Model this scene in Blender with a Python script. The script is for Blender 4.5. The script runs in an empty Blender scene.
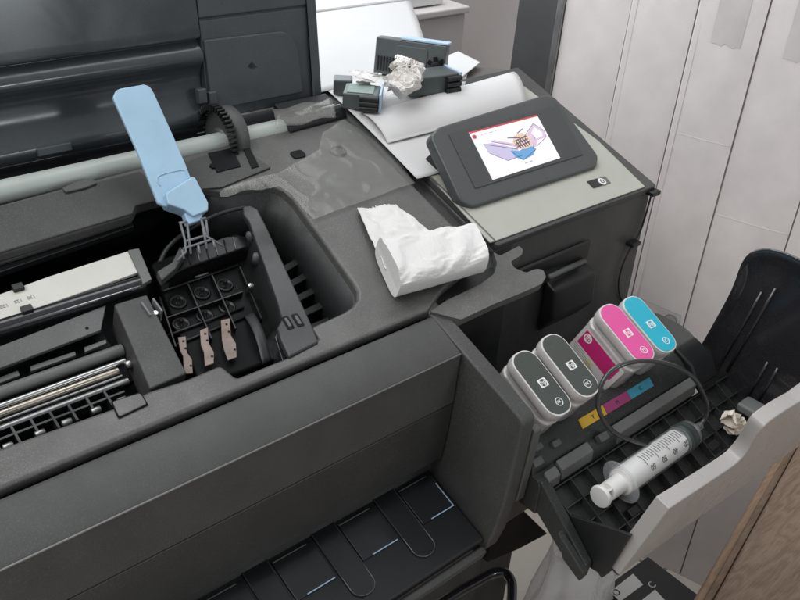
import bpy, bmesh, math, random
from mathutils import Vector, Matrix, noise
random.seed(7)
rad = math.radians
sc = bpy.context.scene
COL = sc.collection

# ------------------------------------------------------------------ camera (solved from the photograph's vanishing points)
W = [Vector((0.7469, -0.6615, 0.0676)), Vector((-0.2965, -0.4222, -0.8567)), Vector((0.5953, 0.6198, -0.5114))]
CAM = Vector((-0.4618, -0.4438, 0.3902))
FPX = 900.0
def ray(px, py):
    a, b = (px - 400) / FPX, (py - 300) / FPX
    return (W[0] * a + W[1] * b + W[2]).normalized()

class Fr:
    """a working frame: origin and three axes (metres)"""
    def __init__(s, o, a, b):
        s.o = Vector(o); s.a = Vector(a).normalized(); b = Vector(b); s.b = (b - s.a * b.dot(s.a)).normalized(); s.c = s.a.cross(s.b)
    def p(s, x, y, z=0.0): return s.o + s.a * x + s.b * y + s.c * z
    def at(s, px, py, h=0.0):                       # point of the plane at height h that the photograph shows there
        d = ray(px, py); o = s.o + s.c * h
        t = (o - CAM).dot(s.c) / d.dot(s.c); q = CAM + d * t - s.o
        return (q.dot(s.a), q.dot(s.b))
    def sub(s, x, y, z=0.0, rot=0.0):
        c, n = math.cos(rot), math.sin(rot)
        return Fr(s.p(x, y, z), s.a * c + s.b * n, s.b * c - s.a * n)
TILT = rad(18.6)
WORLD = Fr((0, 0, 0), (1, 0, 0), (0, 1, 0))
DECK = Fr((0, 0, 0), (1, 0, 0), (0, math.cos(TILT), math.sin(TILT)))
REAR = Fr((0, 0, .083), (1, 0, 0), (0, 1, 0))
def onY(px, py, y):
    d = ray(px, py); return CAM + d * ((y - CAM.y) / d.y)
def onX(px, py, x):
    d = ray(px, py); return CAM + d * ((x - CAM.x) / d.x)
def onZ(px, py, z):
    d = ray(px, py); return CAM + d * ((z - CAM.z) / d.z)

# ------------------------------------------------------------------ materials
def new_mat(name):
    m = bpy.data.materials.new(name); m.use_nodes = True
    return m, m.node_tree, m.node_tree.nodes['Principled BSDF']
def mat(name, col, rough=.5, metal=0, var=.12, scale=25, bump=.0, bscale=400, spec=.5, dust=0.0, trans=0, alpha=1, emit=None, estr=0, coat=0, rvar=.11):
    m, t, b = new_mat(name)
    N, L = t.nodes, t.links
    tc = N.new('ShaderNodeTexCoord')
    nz = N.new('ShaderNodeTexNoise'); nz.inputs['Scale'].default_value = scale; nz.inputs['Detail'].default_value = 6; nz.inputs['Roughness'].default_value = .62
    L.new(tc.outputs['Object'], nz.inputs['Vector'])
    cr = N.new('ShaderNodeValToRGB'); e = cr.color_ramp.elements
    e[0].position = .3; e[1].position = .72
    e[0].color = (*[c * (1 - var) for c in col], 1); e[1].color = (*[min(1, c * (1 + var)) for c in col], 1)
    L.new(nz.outputs['Fac'], cr.inputs['Fac'])
    last = cr.outputs['Color']
    if dust:
        n2 = N.new('ShaderNodeTexNoise'); n2.inputs['Scale'].default_value = 900; n2.inputs['Detail'].default_value = 3
        n3 = N.new('ShaderNodeTexNoise'); n3.inputs['Scale'].default_value = 9; n3.inputs['Detail'].default_value = 5
        L.new(tc.outputs['Object'], n2.inputs['Vector']); L.new(tc.outputs['Object'], n3.inputs['Vector'])
        r2 = N.new('ShaderNodeValToRGB'); r2.color_ramp.elements[0].position = .5; r2.color_ramp.elements[1].position = .75
        L.new(n2.outputs['Fac'], r2.inputs['Fac'])
        mu = N.new('ShaderNodeMath'); mu.operation = 'MULTIPLY'; L.new(r2.outputs['Color'], mu.inputs[0]); L.new(n3.outputs['Fac'], mu.inputs[1])
        r3 = N.new('ShaderNodeValToRGB'); r3.color_ramp.elements[0].position = .42; r3.color_ramp.elements[1].position = .7; r3.color_ramp.elements[0].color = (.25, .25, .25, 1)
        L.new(n3.outputs['Fac'], r3.inputs['Fac']); L.new(r3.outputs['Color'], mu.inputs[1])
        m2 = N.new('ShaderNodeMath'); m2.operation = 'MULTIPLY'; m2.inputs[1].default_value = dust; L.new(mu.outputs[0], m2.inputs[0])
        mx = N.new('ShaderNodeMix'); mx.data_type = 'RGBA'; L.new(m2.outputs[0], mx.inputs['Factor']); L.new(last, mx.inputs['A']); mx.inputs['B'].default_value = (.42, .4, .37, 1)
        last = mx.outputs['Result']
    L.new(last, b.inputs['Base Color'])
    mr = N.new('ShaderNodeMapRange'); mr.inputs['To Min'].default_value = max(0, rough - rvar); mr.inputs['To Max'].default_value = min(1, rough + rvar)
    sm = N.new('ShaderNodeTexNoise'); sm.inputs['Scale'].default_value = 13; sm.inputs['Detail'].default_value = 3; sm.inputs['Roughness'].default_value = .5; sm.inputs['Distortion'].default_value = 1.2
    L.new(tc.outputs['Object'], sm.inputs['Vector']); mr.inputs['From Min'].default_value = .3; mr.inputs['From Max'].default_value = .7
    L.new(sm.outputs['Fac'], mr.inputs['Value']); L.new(mr.outputs['Result'], b.inputs['Roughness'])
    b.inputs['Metallic'].default_value = metal; b.inputs['Specular IOR Level'].default_value = spec
    b.inputs['Transmission Weight'].default_value = trans; b.inputs['Alpha'].default_value = alpha; b.inputs['Coat Weight'].default_value = coat
    if emit: b.inputs['Emission Color'].default_value = (*emit, 1); b.inputs['Emission Strength'].default_value = estr
    if bump:
        bn = N.new('ShaderNodeTexNoise'); bn.inputs['Scale'].default_value = bscale; bn.inputs['Detail'].default_value = 3
        L.new(tc.outputs['Object'], bn.inputs['Vector'])
        bp = N.new('ShaderNodeBump'); bp.inputs['Strength'].default_value = bump; bp.inputs['Distance'].default_value = .001
        L.new(bn.outputs['Fac'], bp.inputs['Height']); L.new(bp.outputs['Normal'], b.inputs['Normal'])
    return m
M = {}
M['shell'] = mat('charcoal_plastic', (.056, .057, .056), .5, bump=.1, bscale=1500, dust=.22, var=.1)
M['deck'] = mat('dusty_deck_plastic', (.098, .098, .094), .44, bump=.1, bscale=1500, dust=.34, var=.24)
M['front'] = mat('front_cover_plastic', (.066, .066, .066), .56, spec=.35, bump=.1, bscale=1600, dust=.10, var=.12)
M['lower'] = mat('lower_front_plastic', (.036, .037, .037), .42, bump=.1, bscale=1600, dust=.12)
M['black'] = mat('black_plastic', (.011, .012, .013), .42, dust=.06)
M['tray'] = mat('black_tray_plastic', (.022, .024, .024), .4, dust=.25)
M['gloss'] = mat('glossy_black_plastic', (.02, .02, .023), .14, dust=.03, coat=.4, rvar=.04)
M['pit'] = mat('carriage_black', (.004, .0045, .005), .55, dust=.015, spec=.15)
M['pitgloss'] = mat('needle_plastic', (.008, .008, .009), .3, spec=.3)
M['wallblack'] = mat('opening_wall_plastic', (.022, .024, .025), .5, dust=.1)
M['deepblack'] = mat('inner_black', (.006, .007, .008), .6, spec=.2)
M['lid'] = mat('lid_plastic', (.062, .074, .08), .36, dust=.12, bump=.08, bscale=900)
M['lidgloss'] = mat('lid_inner_gloss', (.052, .062, .068), .19, dust=.1, rvar=.07)
M['frameplastic'] = mat('carriage_frame_plastic', (.035, .037, .038), .42, dust=.12)
M['rimgloss'] = mat('glossy_rim', (.06, .06, .06), .18, coat=.5)
M['shelfgloss'] = mat('shelf_panel_gloss', (.016, .018, .02), .22)
M['creaseglint'] = mat('painted_crease_highlight', (.20, .20, .195), .4)  # paler grey that stands in for the highlight on the cover crease
M['grey'] = mat('grey_plastic', (.13, .135, .13), .5, dust=.2)
M['midgrey'] = mat('mid_grey_part', (.085, .088, .088), .45, dust=.2)
M['silver'] = mat('silver_console', (.41, .415, .37), .38, var=.04, bump=.08, bscale=2200)
M['silverdoor'] = mat('silver_door_paint', (.44, .42, .405), .32, var=.02, bump=.06, bscale=2200)
M['tablet'] = mat('tablet_plastic', (.075, .082, .083), .36, dust=.06, var=.06)
M['tabletglass'] = mat('tablet_glass', (.06, .066, .068), .25, dust=.04, var=.05)
M['roller'] = mat('pale_roller', (.46, .51, .48), .38, var=.05)
M['chrome'] = mat('polished_rod', (.48, .48, .47), .25, metal=1)
M['brass'] = mat('warm_metal_rod', (.45, .41, .35), .3, metal=1)
M['steel'] = mat('dull_metal', (.34, .34, .34), .42, metal=1)
M['strip'] = mat('pale_platen_strip', (.62, .61, .57), .5, var=.05)
M['ink'] = mat('grey_print', (.3, .3, .29), .7)
M['blue'] = mat('pale_blue_plastic', (.39, .585, .75), .32, var=.06, bump=.05, bscale=900)
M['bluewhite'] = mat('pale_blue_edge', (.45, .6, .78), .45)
M['flex'] = mat('copper_contact', (.24, .18, .155), .4, var=.25, scale=90)
M['wire'] = mat('grey_wire_plastic', (.16, .17, .18), .4)
M['rubber'] = mat('black_rubber', (.02, .02, .02), .5)
M['tubing'] = mat('dark_tubing', (.035, .035, .035), .25, coat=.4)
M['white'] = mat('white_print', (.8, .8, .79), .5, var=.02)
M['clear'] = mat('milky_cartridge_plastic', (.46, .44, .43), .25, var=.10, scale=70, spec=.6)
M['rim'] = mat('white_cap_rim', (.68, .66, .65), .3, var=.03)
M['capblack'] = mat('dark_cap_label', (.055, .066, .06), .38, var=.06)
M['capmag'] = mat('pink_cap_label', (.74, .09, .33), .38, var=.04)
M['capcyan'] = mat('cyan_cap_label', (.015, .42, .56), .38, var=.04)
M['deepmag'] = mat('magenta_side_label', (.55, .025, .17), .4, var=.05)
M['magstrip'] = mat('magenta_strip', (.36, .05, .17), .5)
M['cyanstrip'] = mat('cyan_strip', (.05, .32, .44), .5)
M['yelstrip'] = mat('yellow_strip', (.66, .40, .03), .5)
M['paper'] = mat('white_paper', (.62, .615, .615), .75, var=.015, bump=.1, bscale=90)
M['tissue'] = mat('white_tissue', (.72, .715, .70), .9, var=.02, bump=.35, bscale=600)
M['carton'] = mat('white_carton', (.77, .72, .705), .7, var=.06, scale=22, bump=.45, bscale=34)
M['cartontape'] = mat('old_tape', (.64, .60, .585), .42, var=.08, scale=20)
M['kraft'] = mat('brown_board', (.45, .28, .18), .8)
M['wall'] = mat('wall_plaster', (.62, .60, .60), .8, var=.03, bump=.15, bscale=120)
M['wall2'] = mat('side_wall_plaster', (.70, .66, .65), .8, var=.03)
M['sill'] = mat('white_window_frame', (.85, .86, .86), .4, var=.02)
M['darkboard'] = mat('dark_grey_board', (.075, .075, .078), .55)
M['floor'] = mat('cream_floor_tile', (.62, .57, .50), .35, var=.04)
M['rear'] = mat('rear_cover_plastic', (.13, .12, .115), .55, dust=.2)
M['barrel'] = mat('clear_syringe_plastic', (.74, .76, .78), .14, var=.02, alpha=.2)
M['plunger'] = mat('white_plunger', (.80, .79, .78), .4, var=.03)
M['seal'] = mat('dark_green_seal', (.04, .055, .052), .4)
M['mark'] = mat('syringe_print', (.05, .05, .05), .6)
M['cartgreen'] = mat('old_cartridge_plastic', (.085, .10, .10), .35, dust=.15)
M['cartgreentop'] = mat('pale_green_label', (.24, .32, .28), .5)
M['bag'] = mat('plastic_bag', (.75, .75, .76), .2, alpha=.35, bump=.6, bscale=60)
M['film'] = mat('clear_tape_film', (.42, .425, .39), .2, var=.05, alpha=.25, rvar=.05, spec=1.0)
M['boxblack'] = mat('printed_black_box', (.03, .03, .032), .45)
M['screen'] = mat('lit_screen', (.05, .05, .05), .25, emit=(.97, .95, 1), estr=1.0, var=0)
def lit(name, c, s=1.0): return mat(name, (.03, .03, .03), .25, emit=c, estr=s, var=0)
M['sred'] = lit('screen_red', (.55, .05, .06)); M['slilac'] = lit('screen_lilac', (.60, .55, .78)); M['sblue'] = lit('screen_blue', (.13, .38, .72))
M['spink'] = lit('screen_pink', (.74, .58, .76)); M['sdark'] = lit('screen_dark', (.06, .05, .12)); M['sorange'] = lit('screen_orange', (.84, .60, .46)); M['sgrey'] = lit('screen_grey', (.55, .55, .6))
# wood
def wood(name, c1, c2, ang):
    m, t, b = new_mat(name); N, L = t.nodes, t.links
    tc = N.new('ShaderNodeTexCoord'); mp = N.new('ShaderNodeMapping'); mp.inputs['Rotation'].default_value = (0, 0, ang); mp.inputs['Scale'].default_value = (2.6, 11, 1)
    L.new(tc.outputs['Object'], mp.inputs['Vector'])
    n1 = N.new('ShaderNodeTexNoise'); n1.inputs['Scale'].default_value = 2.6; n1.inputs['Detail'].default_value = 5; L.new(mp.outputs['Vector'], n1.inputs['Vector'])
    ma = N.new('ShaderNodeMath'); ma.operation = 'MULTIPLY'; ma.inputs[1].default_value = 8; L.new(n1.outputs['Fac'], ma.inputs[0])
    fr = N.new('ShaderNodeMath'); fr.operation = 'PINGPONG'; fr.inputs[1].default_value = .5; L.new(ma.outputs[0], fr.inputs[0])
    mp2 = N.new('ShaderNodeMapping'); mp2.inputs['Rotation'].default_value = (0, 0, ang); mp2.inputs['Scale'].default_value = (14, 190, 1); L.new(tc.outputs['Object'], mp2.inputs['Vector'])
    n2 = N.new('ShaderNodeTexNoise'); n2.inputs['Scale'].default_value = 3; n2.inputs['Detail'].default_value = 4; L.new(mp2.outputs['Vector'], n2.inputs['Vector'])
    ad = N.new('ShaderNodeMath'); ad.operation = 'MULTIPLY_ADD'; ad.inputs[1].default_value = .9; L.new(fr.outputs[0], ad.inputs[0]); L.new(n2.outputs['Fac'], ad.inputs[2])
    cr = N.new('ShaderNodeValToRGB'); cr.color_ramp.elements[0].position = .35; cr.color_ramp.elements[1].position = .95
    cr.color_ramp.elements[0].color = (*c1, 1); cr.color_ramp.elements[1].color = (*c2, 1); L.new(ad.outputs[0], cr.inputs['Fac'])
    L.new(cr.outputs['Color'], b.inputs['Base Color']); b.inputs['Roughness'].default_value = .5
    bp = N.new('ShaderNodeBump'); bp.inputs['Strength'].default_value = .2; bp.inputs['Distance'].default_value = .001; L.new(ad.outputs[0], bp.inputs['Height']); L.new(bp.outputs['Normal'], b.inputs['Normal'])
    return m
M['wood'] = wood('oak_top', (.19, .125, .085), (.31, .22, .16), rad(35))
M['woodedge'] = wood('oak_edge', (.15, .10, .065), (.25, .17, .115), rad(10))
M['woodlight'] = wood('oak_step', (.30, .20, .13), (.42, .29, .19), rad(10))

# ------------------------------------------------------------------ mesh builder
class MB:
    def __init__(s): s.v = []; s.f = []; s.mi = []; s.m = 0; s.sm = []
    def add(s, vs, fs, smooth=False):
        n = len(s.v); s.v += [Vector(v) for v in vs]
        for f in fs: s.f.append([i + n for i in f]); s.mi.append(s.m); s.sm.append(smooth)
        return s
    def box(s, F, x0, x1, y0, y1, z0, z1):
        return s.prism(F, [(x0, y0), (x1, y0), (x1, y1), (x0, y1)], z0, z1)
    def prism(s, F, pts, z0, z1):
        ar = sum(pts[i][0] * pts[(i + 1) % len(pts)][1] - pts[(i + 1) % len(pts)][0] * pts[i][1] for i in range(len(pts)))
        if ar < 0: pts = pts[::-1]
        n = len(pts); vs = [F.p(x, y, z0) for x, y in pts] + [F.p(x, y, z1) for x, y in pts]
        fs = [list(range(n))[::-1], list(range(n, 2 * n))] + [[i, (i + 1) % n, n + (i + 1) % n, n + i] for i in range(n)]
        return s.add(vs, fs)
    def extr(s, yz, x0, x1):                           # closed profile in the (y, z) plane swept along X
        F = Fr((0, 0, 0), (0, 1, 0), (0, 0, 1)); return s.prism(F, yz, x0, x1)
    def cyl(s, p0, p1, r0, r1=None, n=20, caps=True):
        r1 = r0 if r1 is None else r1; p0 = Vector(p0); p1 = Vector(p1); d = (p1 - p0).normalized()
        a = d.orthogonal().normalized(); b = d.cross(a); vs = []
        for p, r in ((p0, r0), (p1, r1)):
            for i in range(n): t = 2 * math.pi * i / n; vs.append(p + a * (r * math.cos(t)) + b * (r * math.sin(t)))
        s.add(vs, [[i, (i + 1) % n, n + (i + 1) % n, n + i] for i in range(n)], True)
        if caps: s.add(vs, [list(range(n))[::-1], list(range(n, 2 * n))])
        return s
    def lathe(s, p0, d, prof, n=28):                   # prof: (distance along d, radius)
        p0 = Vector(p0); d = Vector(d).normalized(); a = d.orthogonal().normalized(); b = d.cross(a); vs = []; fs = []
        for t, r in prof:
            for i in range(n): q = 2 * math.pi * i / n; vs.append(p0 + d * t + a * (r * math.cos(q)) + b * (r * math.sin(q)))
        for k in range(len(prof) - 1):
            for i in range(n): fs.append([k * n + i, k * n + (i + 1) % n, (k + 1) * n + (i + 1) % n, (k + 1) * n + i])
        fs += [list(range(n))[::-1], list(range((len(prof) - 1) * n, len(prof) * n))]
        return s.add(vs, fs, True)
    def tube(s, pts, r, n=10, closed=False):
        pts = [Vector(p) for p in pts]; m = len(pts); vs = []; fs = []; prev = None
        for i, p in enumerate(pts):
            if closed: d = pts[(i + 1) % m] - pts[i - 1]
            else: d = pts[min(i + 1, m - 1)] - pts[max(i - 1, 0)]
            d.normalize()
            a = d.orthogonal().normalized() if prev is None else (prev - d * prev.dot(d)).normalized()
            prev = a; b = d.cross(a); rr = r[i] if isinstance(r, (list, tuple)) else r
            for k in range(n): t = 2 * math.pi * k / n; vs.append(p + a * (rr * math.cos(t)) + b * (rr * math.sin(t)))
        for i in range(m if closed else m - 1):
            j = (i + 1) % m
            for k in range(n): fs.append([i * n + k, i * n + (k + 1) % n, j * n + (k + 1) % n, j * n + k])
        if not closed: fs += [list(range(n))[::-1], list(range((m - 1) * n, m * n))]
        return s.add(vs, fs, True)
    def grid(s, fn, nu, nv, closed=False):
        vs = [fn(i / nu, j / nv) for j in range(nv + 1) for i in range(nu + 1)]
        fs = [[j * (nu + 1) + i, j * (nu + 1) + i + 1, (j + 1) * (nu + 1) + i + 1, (j + 1) * (nu + 1) + i] for j in range(nv) for i in range(nu)]
        return s.add(vs, fs, True)
    def text(s, F, txt, size, depth=.0003, align='CENTER', bold=0):
        cu = bpy.data.curves.new('text', 'FONT'); cu.body = txt; cu.size = size; cu.align_x = align; cu.align_y = 'CENTER'; cu.extrude = depth; cu.offset = bold
        o = bpy.data.objects.new('text', cu); me = bpy.data.meshes.new_from_object(o)
        s.add([F.p(*v.co) for v in me.vertices], [list(p.vertices) for p in me.polygons])
        bpy.data.objects.remove(o); bpy.data.meshes.remove(me); bpy.data.curves.remove(cu)
        return s
    def build(s, name, m, parent=None, bevel=0, seg=2, solid=0, subd=0, label=None, smooth=False):
        off = Vector((0, 0, 0)); q = parent
        while q is not None: off += q.location; q = q.parent
        if parent is None:
            off = sum(s.v, Vector()) / len(s.v); off.z = min(v.z for v in s.v)
        me = bpy.data.meshes.new(name); me.from_pydata([tuple(v - off) for v in s.v], [], s.f)
        ms = m if isinstance(m, list) else [m]
        for q in ms: me.materials.append(M[q])
        for p, i, g in zip(me.polygons, s.mi, s.sm): p.material_index = i; p.use_smooth = g or smooth or bevel > 0
        me.update()
        bm = bmesh.new(); bm.from_mesh(me)
        if not solid: bmesh.ops.recalc_face_normals(bm, faces=bm.faces)
        bm.to_mesh(me); bm.free()
        o = bpy.data.objects.new(name, me); COL.objects.link(o)
        if parent is None: o.location = off
        else: o.parent = parent
        if solid:
            d = o.modifiers.new('thickness', 'SOLIDIFY'); d.thickness = solid; d.offset = 0
        if subd: d = o.modifiers.new('subd', 'SUBSURF'); d.levels = d.render_levels = subd
        if bevel:
            d = o.modifiers.new('bevel', 'BEVEL'); d.width = bevel; d.segments = seg; d.limit_method = 'ANGLE'; d.angle_limit = rad(38); d.harden_normals = True; d.use_clamp_overlap = True
        if label: o['label'] = label
        return o
def tag(o, label, cat, group=None, kind=None):
    if label: o['label'] = label
    if cat: o['category'] = cat
    if group: o['group'] = group
    if kind: o['kind'] = kind
    return o
def thing(name, loc, label, cat, group=None):
    o = bpy.data.objects.new(name, None); o.empty_display_size = .05; COL.objects.link(o); o.location = loc
    return tag(o, label, cat, group)
def rrect(x0, x1, y0, y1, r, n=6):
    out = []
    for cx, cy, a0 in ((x1 - r, y1 - r, 0), (x0 + r, y1 - r, 90), (x0 + r, y0 + r, 180), (x1 - r, y0 + r, 270)):
        for i in range(n + 1): t = rad(a0 + 90 * i / n); out.append((cx + r * math.cos(t), cy + r * math.sin(t)))
    return out
def rpoly(pts, r, n=5):
    """polygon with rounded corners; r is one radius or one per corner"""
    out = []; m = len(pts)
    for i in range(m):
        p = Vector(pts[i]); a = Vector(pts[i - 1]) - p; b = Vector(pts[(i + 1) % m]) - p
        rr = r[i] if isinstance(r, (list, tuple)) else r
        if rr <= 0: out.append(tuple(p)); continue
        d = min(rr, a.length * .45, b.length * .45); a = a.normalized() * d; b = b.normalized() * d
        for k in range(n + 1): t = k / n; q = p + a * (1 - t) ** 2 + b * t ** 2; out.append(tuple(q))
    return out
def spline(pts, n=8, closed=False):
    pts = [Vector(p) for p in pts]; m = len(pts); out = []
    for i in range(m if closed else m - 1):
        g = lambda k: pts[k % m] if closed else pts[max(0, min(m - 1, k))]
        p0, p1, p2, p3 = g(i - 1), g(i), g(i + 1), g(i + 2)
        for k in range(n):
            t = k / n; out.append(.5 * (2 * p1 + (p2 - p0) * t + (2 * p0 - 5 * p1 + 4 * p2 - p3) * t * t + (3 * p1 - p0 - 3 * p2 + p3) * t ** 3))
    if not closed: out.append(pts[-1])
    return out
def pxl(F, pix, h=0.0): return [F.at(x, y, h) for x, y in pix]

# ================================================================== THE SETTING
FLOOR = -.72
b = MB(); b.box(WORLD, -3, 3, -3, 3, FLOOR - .05, FLOOR)
fl = b.build('floor', 'floor'); tag(fl, 'cream tiled floor below the printer', 'floor', kind='structure')
for i in range(5):
    pass
# tile joints are a brick texture in the floor's own material
t = M['floor'].node_tree; bk = t.nodes.new('ShaderNodeTexBrick'); bk.offset = 0; bk.inputs['Scale'].default_value = 1
bk.inputs['Brick Width'].default_value = .3; bk.inputs['Row Height'].default_value = .3; bk.inputs['Mortar Size'].default_value = .003
bk.inputs['Color1'].default_value = (.84, .78, .70, 1); bk.inputs['Color2'].default_value = (.81, .75, .675, 1); bk.inputs['Mortar'].default_value = (.3, .26, .22, 1)
tcn = t.nodes.new('ShaderNodeTexCoord'); t.links.new(tcn.outputs['Object'], bk.inputs['Vector']); t.links.new(bk.outputs['Color'], t.nodes['Principled BSDF'].inputs['Base Color'])

# wall below the window, window with frame and sill
w = thing('window_wall', (0, .6, FLOOR), 'grey plastered wall under the white window sill behind the printer', 'wall')
MB().box(WORLD, -2, .64, .6, .8, FLOOR, .045).build('wall_face', 'wall', w, bevel=.004)
MB().box(WORLD, -2, .64, .592, .80, .047, .058).build('ledge', 'wall2', w, bevel=.003)
w2 = tag(MB().box(WORLD, .642, 1.6, .72, .85, FLOOR, 1.2).build('side_wall', 'wall2'), 'pale plastered wall beside the dark board in the corner', 'wall')
wf = thing('window', (0, .7, .075), 'bright white framed window above the papers', 'window')
MB().box(WORLD, -2, .60, .615, .80, .060, .078).build('sill', 'sill', wf, bevel=.004)
fm = MB()
fm.box(WORLD, -2, .6, .70, .74, .0785, .12)
for x in (-1.4, -.8, -.2, .56): fm.box(WORLD, x, x + .04, .702, .738, .12, 1.2)
fm.box(WORLD, -2, .6, .70, .74, 1.2, 1.24)
fm.build('frame', 'sill', wf, bevel=.003)
M['sky'] = mat('daylit_glass', (.8, .85, .9), .1, emit=(.9, .96, 1), estr=1.6, var=0)
MB().box(WORLD, -2, .6, .718, .722, .121, 1.199).build('glass', 'sky', wf)

# dark board in the corner with metal strip
bd = thing('dark_board', (.6, .42, FLOOR), 'dark grey upright board between the pale wall and the white cartons', 'board')
CA = Fr((.62, 0, 0), (-.28, .96, 0), (0, 0, 1))            # x: along the row of cartons, y: up, z: towards the room (-X)
if CA.c.x > 0: pass
def cs(px, py): return CA.at(px, py)[0]
SG = 1 if CA.c.x < 0 else -1
s0, s1 = cs(509, 40), cs(553, 40)
MB().box(CA, min(s0, s1), max(s0, s1), FLOOR, .9, -.04 * SG, -.015 * SG).build('panel', 'darkboard', bd, bevel=.002)
s2, s3 = cs(549, 60), cs(556, 60)
MB().box(CA, min(s2, s3), max(s2, s3), FLOOR, .9, -.02 * SG, .002 * SG).build('metal_strip', 'steel', bd, bevel=.002)
MB().box(CA, cs(543, 80) - .014, cs(543, 80), FLOOR, -.0, -.0148 * SG, -.008 * SG).build('brown_offcut', 'kraft', bd)

# row of long white cartons standing on end
edges = [cs(556, 60) - .0, cs(632, 0), cs(700, 0), cs(772, 0), cs(800, 203), cs(800, 203) - .094, cs(800, 203) - .186, cs(800, 203) - .28]
lbls = ['long white carton beside the metal strip, leftmost of the upright row', 'long white upright carton just right of the console, second from the metal strip',
        'white upright carton with a small printed mark near its foot, behind the cyan cartridge', 'white upright carton with a faint horizontal crease behind the raised black flap',
        'white upright carton with yellowed tape patch at the top right of the photo', 'white upright carton mostly hidden behind the black flap', 'white upright carton standing last in the row at the right']
for i in range(len(edges) - 1):
    a, bb = edges[i], edges[i + 1]; lo, hi = min(a, bb), max(a, bb)
    off = [-.003, .0, .0012, -.0008, .001, 0, .001][i]
    c = thing('upright_carton', CA.p((lo + hi) / 2, FLOOR, 0), lbls[i], 'carton', 'long white cartons standing in a row')
    g = .0010
    def face(u, v, lo=lo, hi=hi, off=off, i=i):
        x = lo + g + (hi - lo - 2 * g) * u; y = FLOOR + (1.62) * v
        bul = .003 * math.sin(math.pi * u) * (0.6 + .4 * noise.noise(Vector((i * 3.1, y * 3, 0)))) + .0014 * noise.noise(Vector((x * 25 + i * 7, y * 9, i)))
        return CA.p(x, y, (off + bul) * SG)
    k = MB(); k.grid(face, 10, 360)
    k.box(CA, lo + g, hi - g, FLOOR, .9, (-.085 + off) * SG, (-.0006 + off) * SG)
    k.box(CA, lo + .00005, hi - .00005, FLOOR, .9, -.084 * SG, -.0065 * SG)
    k.build('box', 'carton', c)
    # folded joint flap on the long edge
    k = MB()
    if i in (1, 2): k.box(CA, hi - g - .008, hi - g - .001, FLOOR, .9, (off + .0002) * SG, (off + .0014) * SG); k.build('edge_flap', 'carton', c, bevel=.0008)
    # tape / crease
    if i in (0, 1, 2, 3, 4):
        ty = [.155, .17, .12, .118, .09][i]; th = [.05, .03, .16, .16, .2][i]
        def tp(u, v): 
            x = lo + (hi - lo) * (.25 + .45 * u); y = ty + th * v + (1 - v) * .006 * noise.noise(Vector((u * 9, i, 0)))
            q = face((x - lo - g) / (hi - lo - 2 * g), (y - FLOOR) / 1.62); return q + CA.c * (.0004 * SG)
        k = MB(); k.grid(tp, 8, 24); k.build('tape', 'cartontape', c)
    if i in (2, 3):
        yy = [0, 0, CA.at(702, 139)[1], CA.at(757, 226)[1]][i]
        for dy_, r_ in ((0, .00035),):
            k = MB(); pts_ = [face(t / 12, (yy + dy_ + .007 * (t / 12) * 0 + .0012 * noise.noise(Vector((t * .5, i, dy_ * 90))) - FLOOR) / 1.62) for t in range(13)]; k.tube(pts_, r_, 6); k.build('crease', 'carton', c)
    if i == 2:
        # printed handling mark: thin outline with a round symbol
        x0, y0 = CA.at(672, 318); k = MB(); z = (off + .0046) * SG
        qs = [CA.at(642, 297), CA.at(682, 314), CA.at(674, 345), CA.at(640, 330)]
        for q in range(2): 
            p, r_ = qs[q], qs[q + 1]; k.tube([CA.p(p[0], p[1], z), CA.p(r_[0], r_[1], z)], .00045, 5)
        for rr, ww in ((.0085, .0016),):
            k.tube([CA.p(x0 + rr * math.cos(t * .3), y0 + rr * math.sin(t * .3), z) for t in range(21)], ww, 5, True)
        k.tube([CA.p(x0 - .004 + .002 * t, y0 - .003 + .002 * (t % 2) * 2, z) for t in range(5)], .0011, 5)
        k.build('printed_mark', 'printmark' if 'printmark' in M else 'ink', c)

# ================================================================== THE PRINTER
P = thing('large_format_printer', (-.2, 0, FLOOR), 'large black wide format printer with its lid and ink door open', 'printer')
XL = -.8
# --- deck with the carriage opening
HOLE = [(-80, 275), (60, 236), (133, 214), (138, 204), (206, 188), (222, 191), (251, 186), (270, 184), (284, 190), (293, 199), (325, 243), (352, 281), (357, 290), (357, 299), (352, 306), (343, 312), (310, 327), (319, 338), (289, 356), (237, 377), (229, 371), (221, 364), (185, 379), (150, 390), (114, 407), (20, 440), (-80, 478)]
hole = pxl(DECK, HOLE)
hl = [(XL + .03, hole[0][1])] + hole + [(XL + .03, hole[-1][1])]
deck = [(XL, .0), (XL, .237)] + [(-.29, .237), (.098, .2545)] + [(.1, .10), (.1, .055), (.085, .03), (.03, .0165), (.0, .002), (-.004, .0)]
# C shaped plate: outer edge, then round the opening (a narrow seam joins both)
outer = [(XL, .237), (-.29, .237), (.0955, .2545), (.0955, .045), (.088, .03), (.03, .016), (.0, .0015), (XL, .0015)]
mid = hl[0][1] * .5 + hl[-1][1] * .5
plate = outer + [(XL, mid - .0002), (XL + .03, mid - .0002)] + hl[::-1] + [(XL + .03, mid + .0002), (XL, mid + .0002)]
MB().prism(DECK, plate, -.012, 0).build('top_deck', 'deck', P, bevel=.0035, seg=3)
# inner skirt of the opening
def skirt(i0, i1, dh, name, m, slope=0.0):
    k = MB(); pts = hole[i0:i1]; n = len(pts)
    cx = -.12; cy = .09
    lowp = [(x + (cx - x) * slope, y + (cy - y) * slope) for x, y in pts]
    vs = [DECK.p(x, y, -.008) for x, y in pts] + [DECK.p(x, y, dh) for x, y in lowp]
    k.add(vs, [[i, i + 1, n + i + 1, n + i] for i in range(n - 1)], True)
    k.build(name, m, P, solid=.003)
skirt(4, 17, -.075, 'opening_wall', 'wallblack', .07)
skirt(16, 27, -.05, 'opening_front_wall', 'wallblack', .0)
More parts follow.
